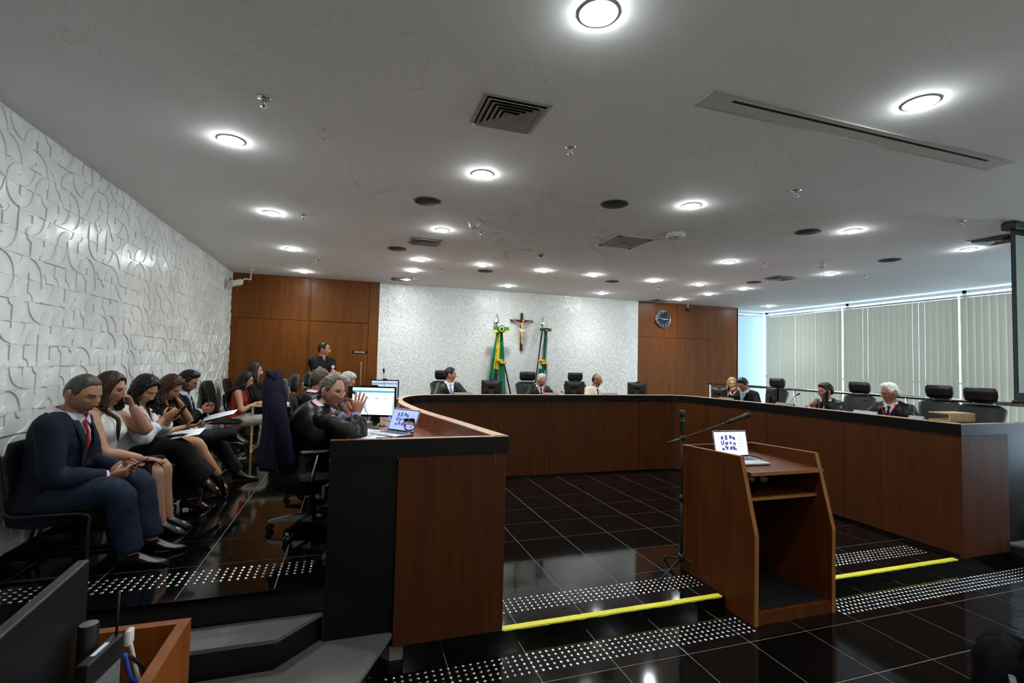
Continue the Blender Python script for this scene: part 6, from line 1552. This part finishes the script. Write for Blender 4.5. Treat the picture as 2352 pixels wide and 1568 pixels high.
p14_ = person('person in cream suit and glasses looking right at the far bench', (4.32, 8.28, ZP), radians(-165), .95,
    dict(hip=(0, 0, .48), lean=8, curve=1., head=(42, 8, 0), handR=lap(.2, .36, .76, 1), handL=lap(-.2, .36, .76, -1)),
    dict(skin='b07b5e', brow='2a1c14', hair=dict(line=[(0, .2), (55, .2), (66, .03), (75, .0), (88, .004), (97, .020), (110, .012), (122, -.03), (180, -.066)], th=.008, bald=.045, rough=.002), hairm=hm_dark, beard=('2a201c', .45), wear='suit', va=.4, mats=dict(jacket=CCREAM, trousers=CCREAM, shirt=SHW, tie=DKT), glasses=GLF), fine=False)
# ================================================================ RIGHT-HAND DESK
p15_ = person('person in white blouse facing the camera at the bench bend', (6.80, 7.42, ZP), radians(118), .93,
    dict(hip=(0, 0, .50), lean=3, curve=1., head=(22, 2, 0), handR=lap(.16, .34, .7, 1), handL=lap(-.16, .34, .7, -1)),
    dict(female=True, skin='cf9c82', lip='a83c3c', brow='3a2a1c', hair=dict(line=HLONG, th=.014, rough=.003, locks=.30, n=17, wave=.012, seed=41), hairm=hm_blonde, wear='blouse', sl=.95, va=.5, mats=dict(top=SHW, trousers=BLACKC)), fine=False)
p16_ = person('person in black jacket and light blue tie bowing with hand at glasses', (6.62, 6.78, ZP), radians(90), .97,
    dict(hip=(0, 0, .50), lean=14, curve=1., head=(8, 36, 0), handR=dict(at=(.14, .30, .93), elbow=(.7, .2, -1), dir=(-.3, .3, .85), back=(.8, .4, .2), curl=(.7, .7, .8, .9), thumb=.5), handL=lap(-.2, .36, .76, -1)),
    dict(skin='cc937c', lids=True, brow='20160f', hair=dict(line=HSHORT, th=.016, rough=.004, quiff=.012), hairm=hm_dark, wear='suit', va=.45, mats=dict(jacket=BLACKC, trousers=BLACKC, shirt=SHW, tie=BLUET), glasses=GLF), fine=False)
p17_ = person('person in black robe and glasses half hidden by a narrow monitor', (6.62, 5.30, ZP), radians(92), .93,
    dict(hip=(0, 0, .48), lean=8, curve=1., head=(-18, 8, 0), handR=dict(at=(.10, .30, .86), elbow=(.7, .2, -1), dir=(-.3, .3, .85), back=(.8, .4, .2), curl=(.7, .7, .8, .9), thumb=.5), handL=lap(-.2, .36, .76, -1)),
    dict(skin='c08a70', brow='20160f', hair=dict(line=HSHORT, th=.020, rough=.006, back=.012, quiff=.006), hairm=hm_dark, wear='robe', va=.62, mats=dict(robe=ROBE, shirt=SHW, trim=TRIMR), glasses=GLM), fine=False)
p18_ = person('person in black robe and dark-framed glasses beside two empty chairs', (6.66, 4.44, ZP), radians(96), .96,
    dict(hip=(0, 0, .48), lean=8, curve=1., head=(-28, 10, 0), handR=lap(.2, .36, .76, 1), handL=lap(-.2, .36, .76, -1)),
    dict(skin='bd8468', brow='8a8078', hair=dict(line=HSHORT, th=.022, rough=.010, quiff=.014, back=.006), hairm=hm_white, wear='robe', va=.66, vw=.07, mats=dict(robe=ROBE, shirt=SHW, tie=DKT, trim=TRIMR), glasses=mat('glasses_navy', '16203a', .3)), fine=False)
for c in list(COL.children):
    if c.name == 'tmp': bpy.data.collections.remove(c)
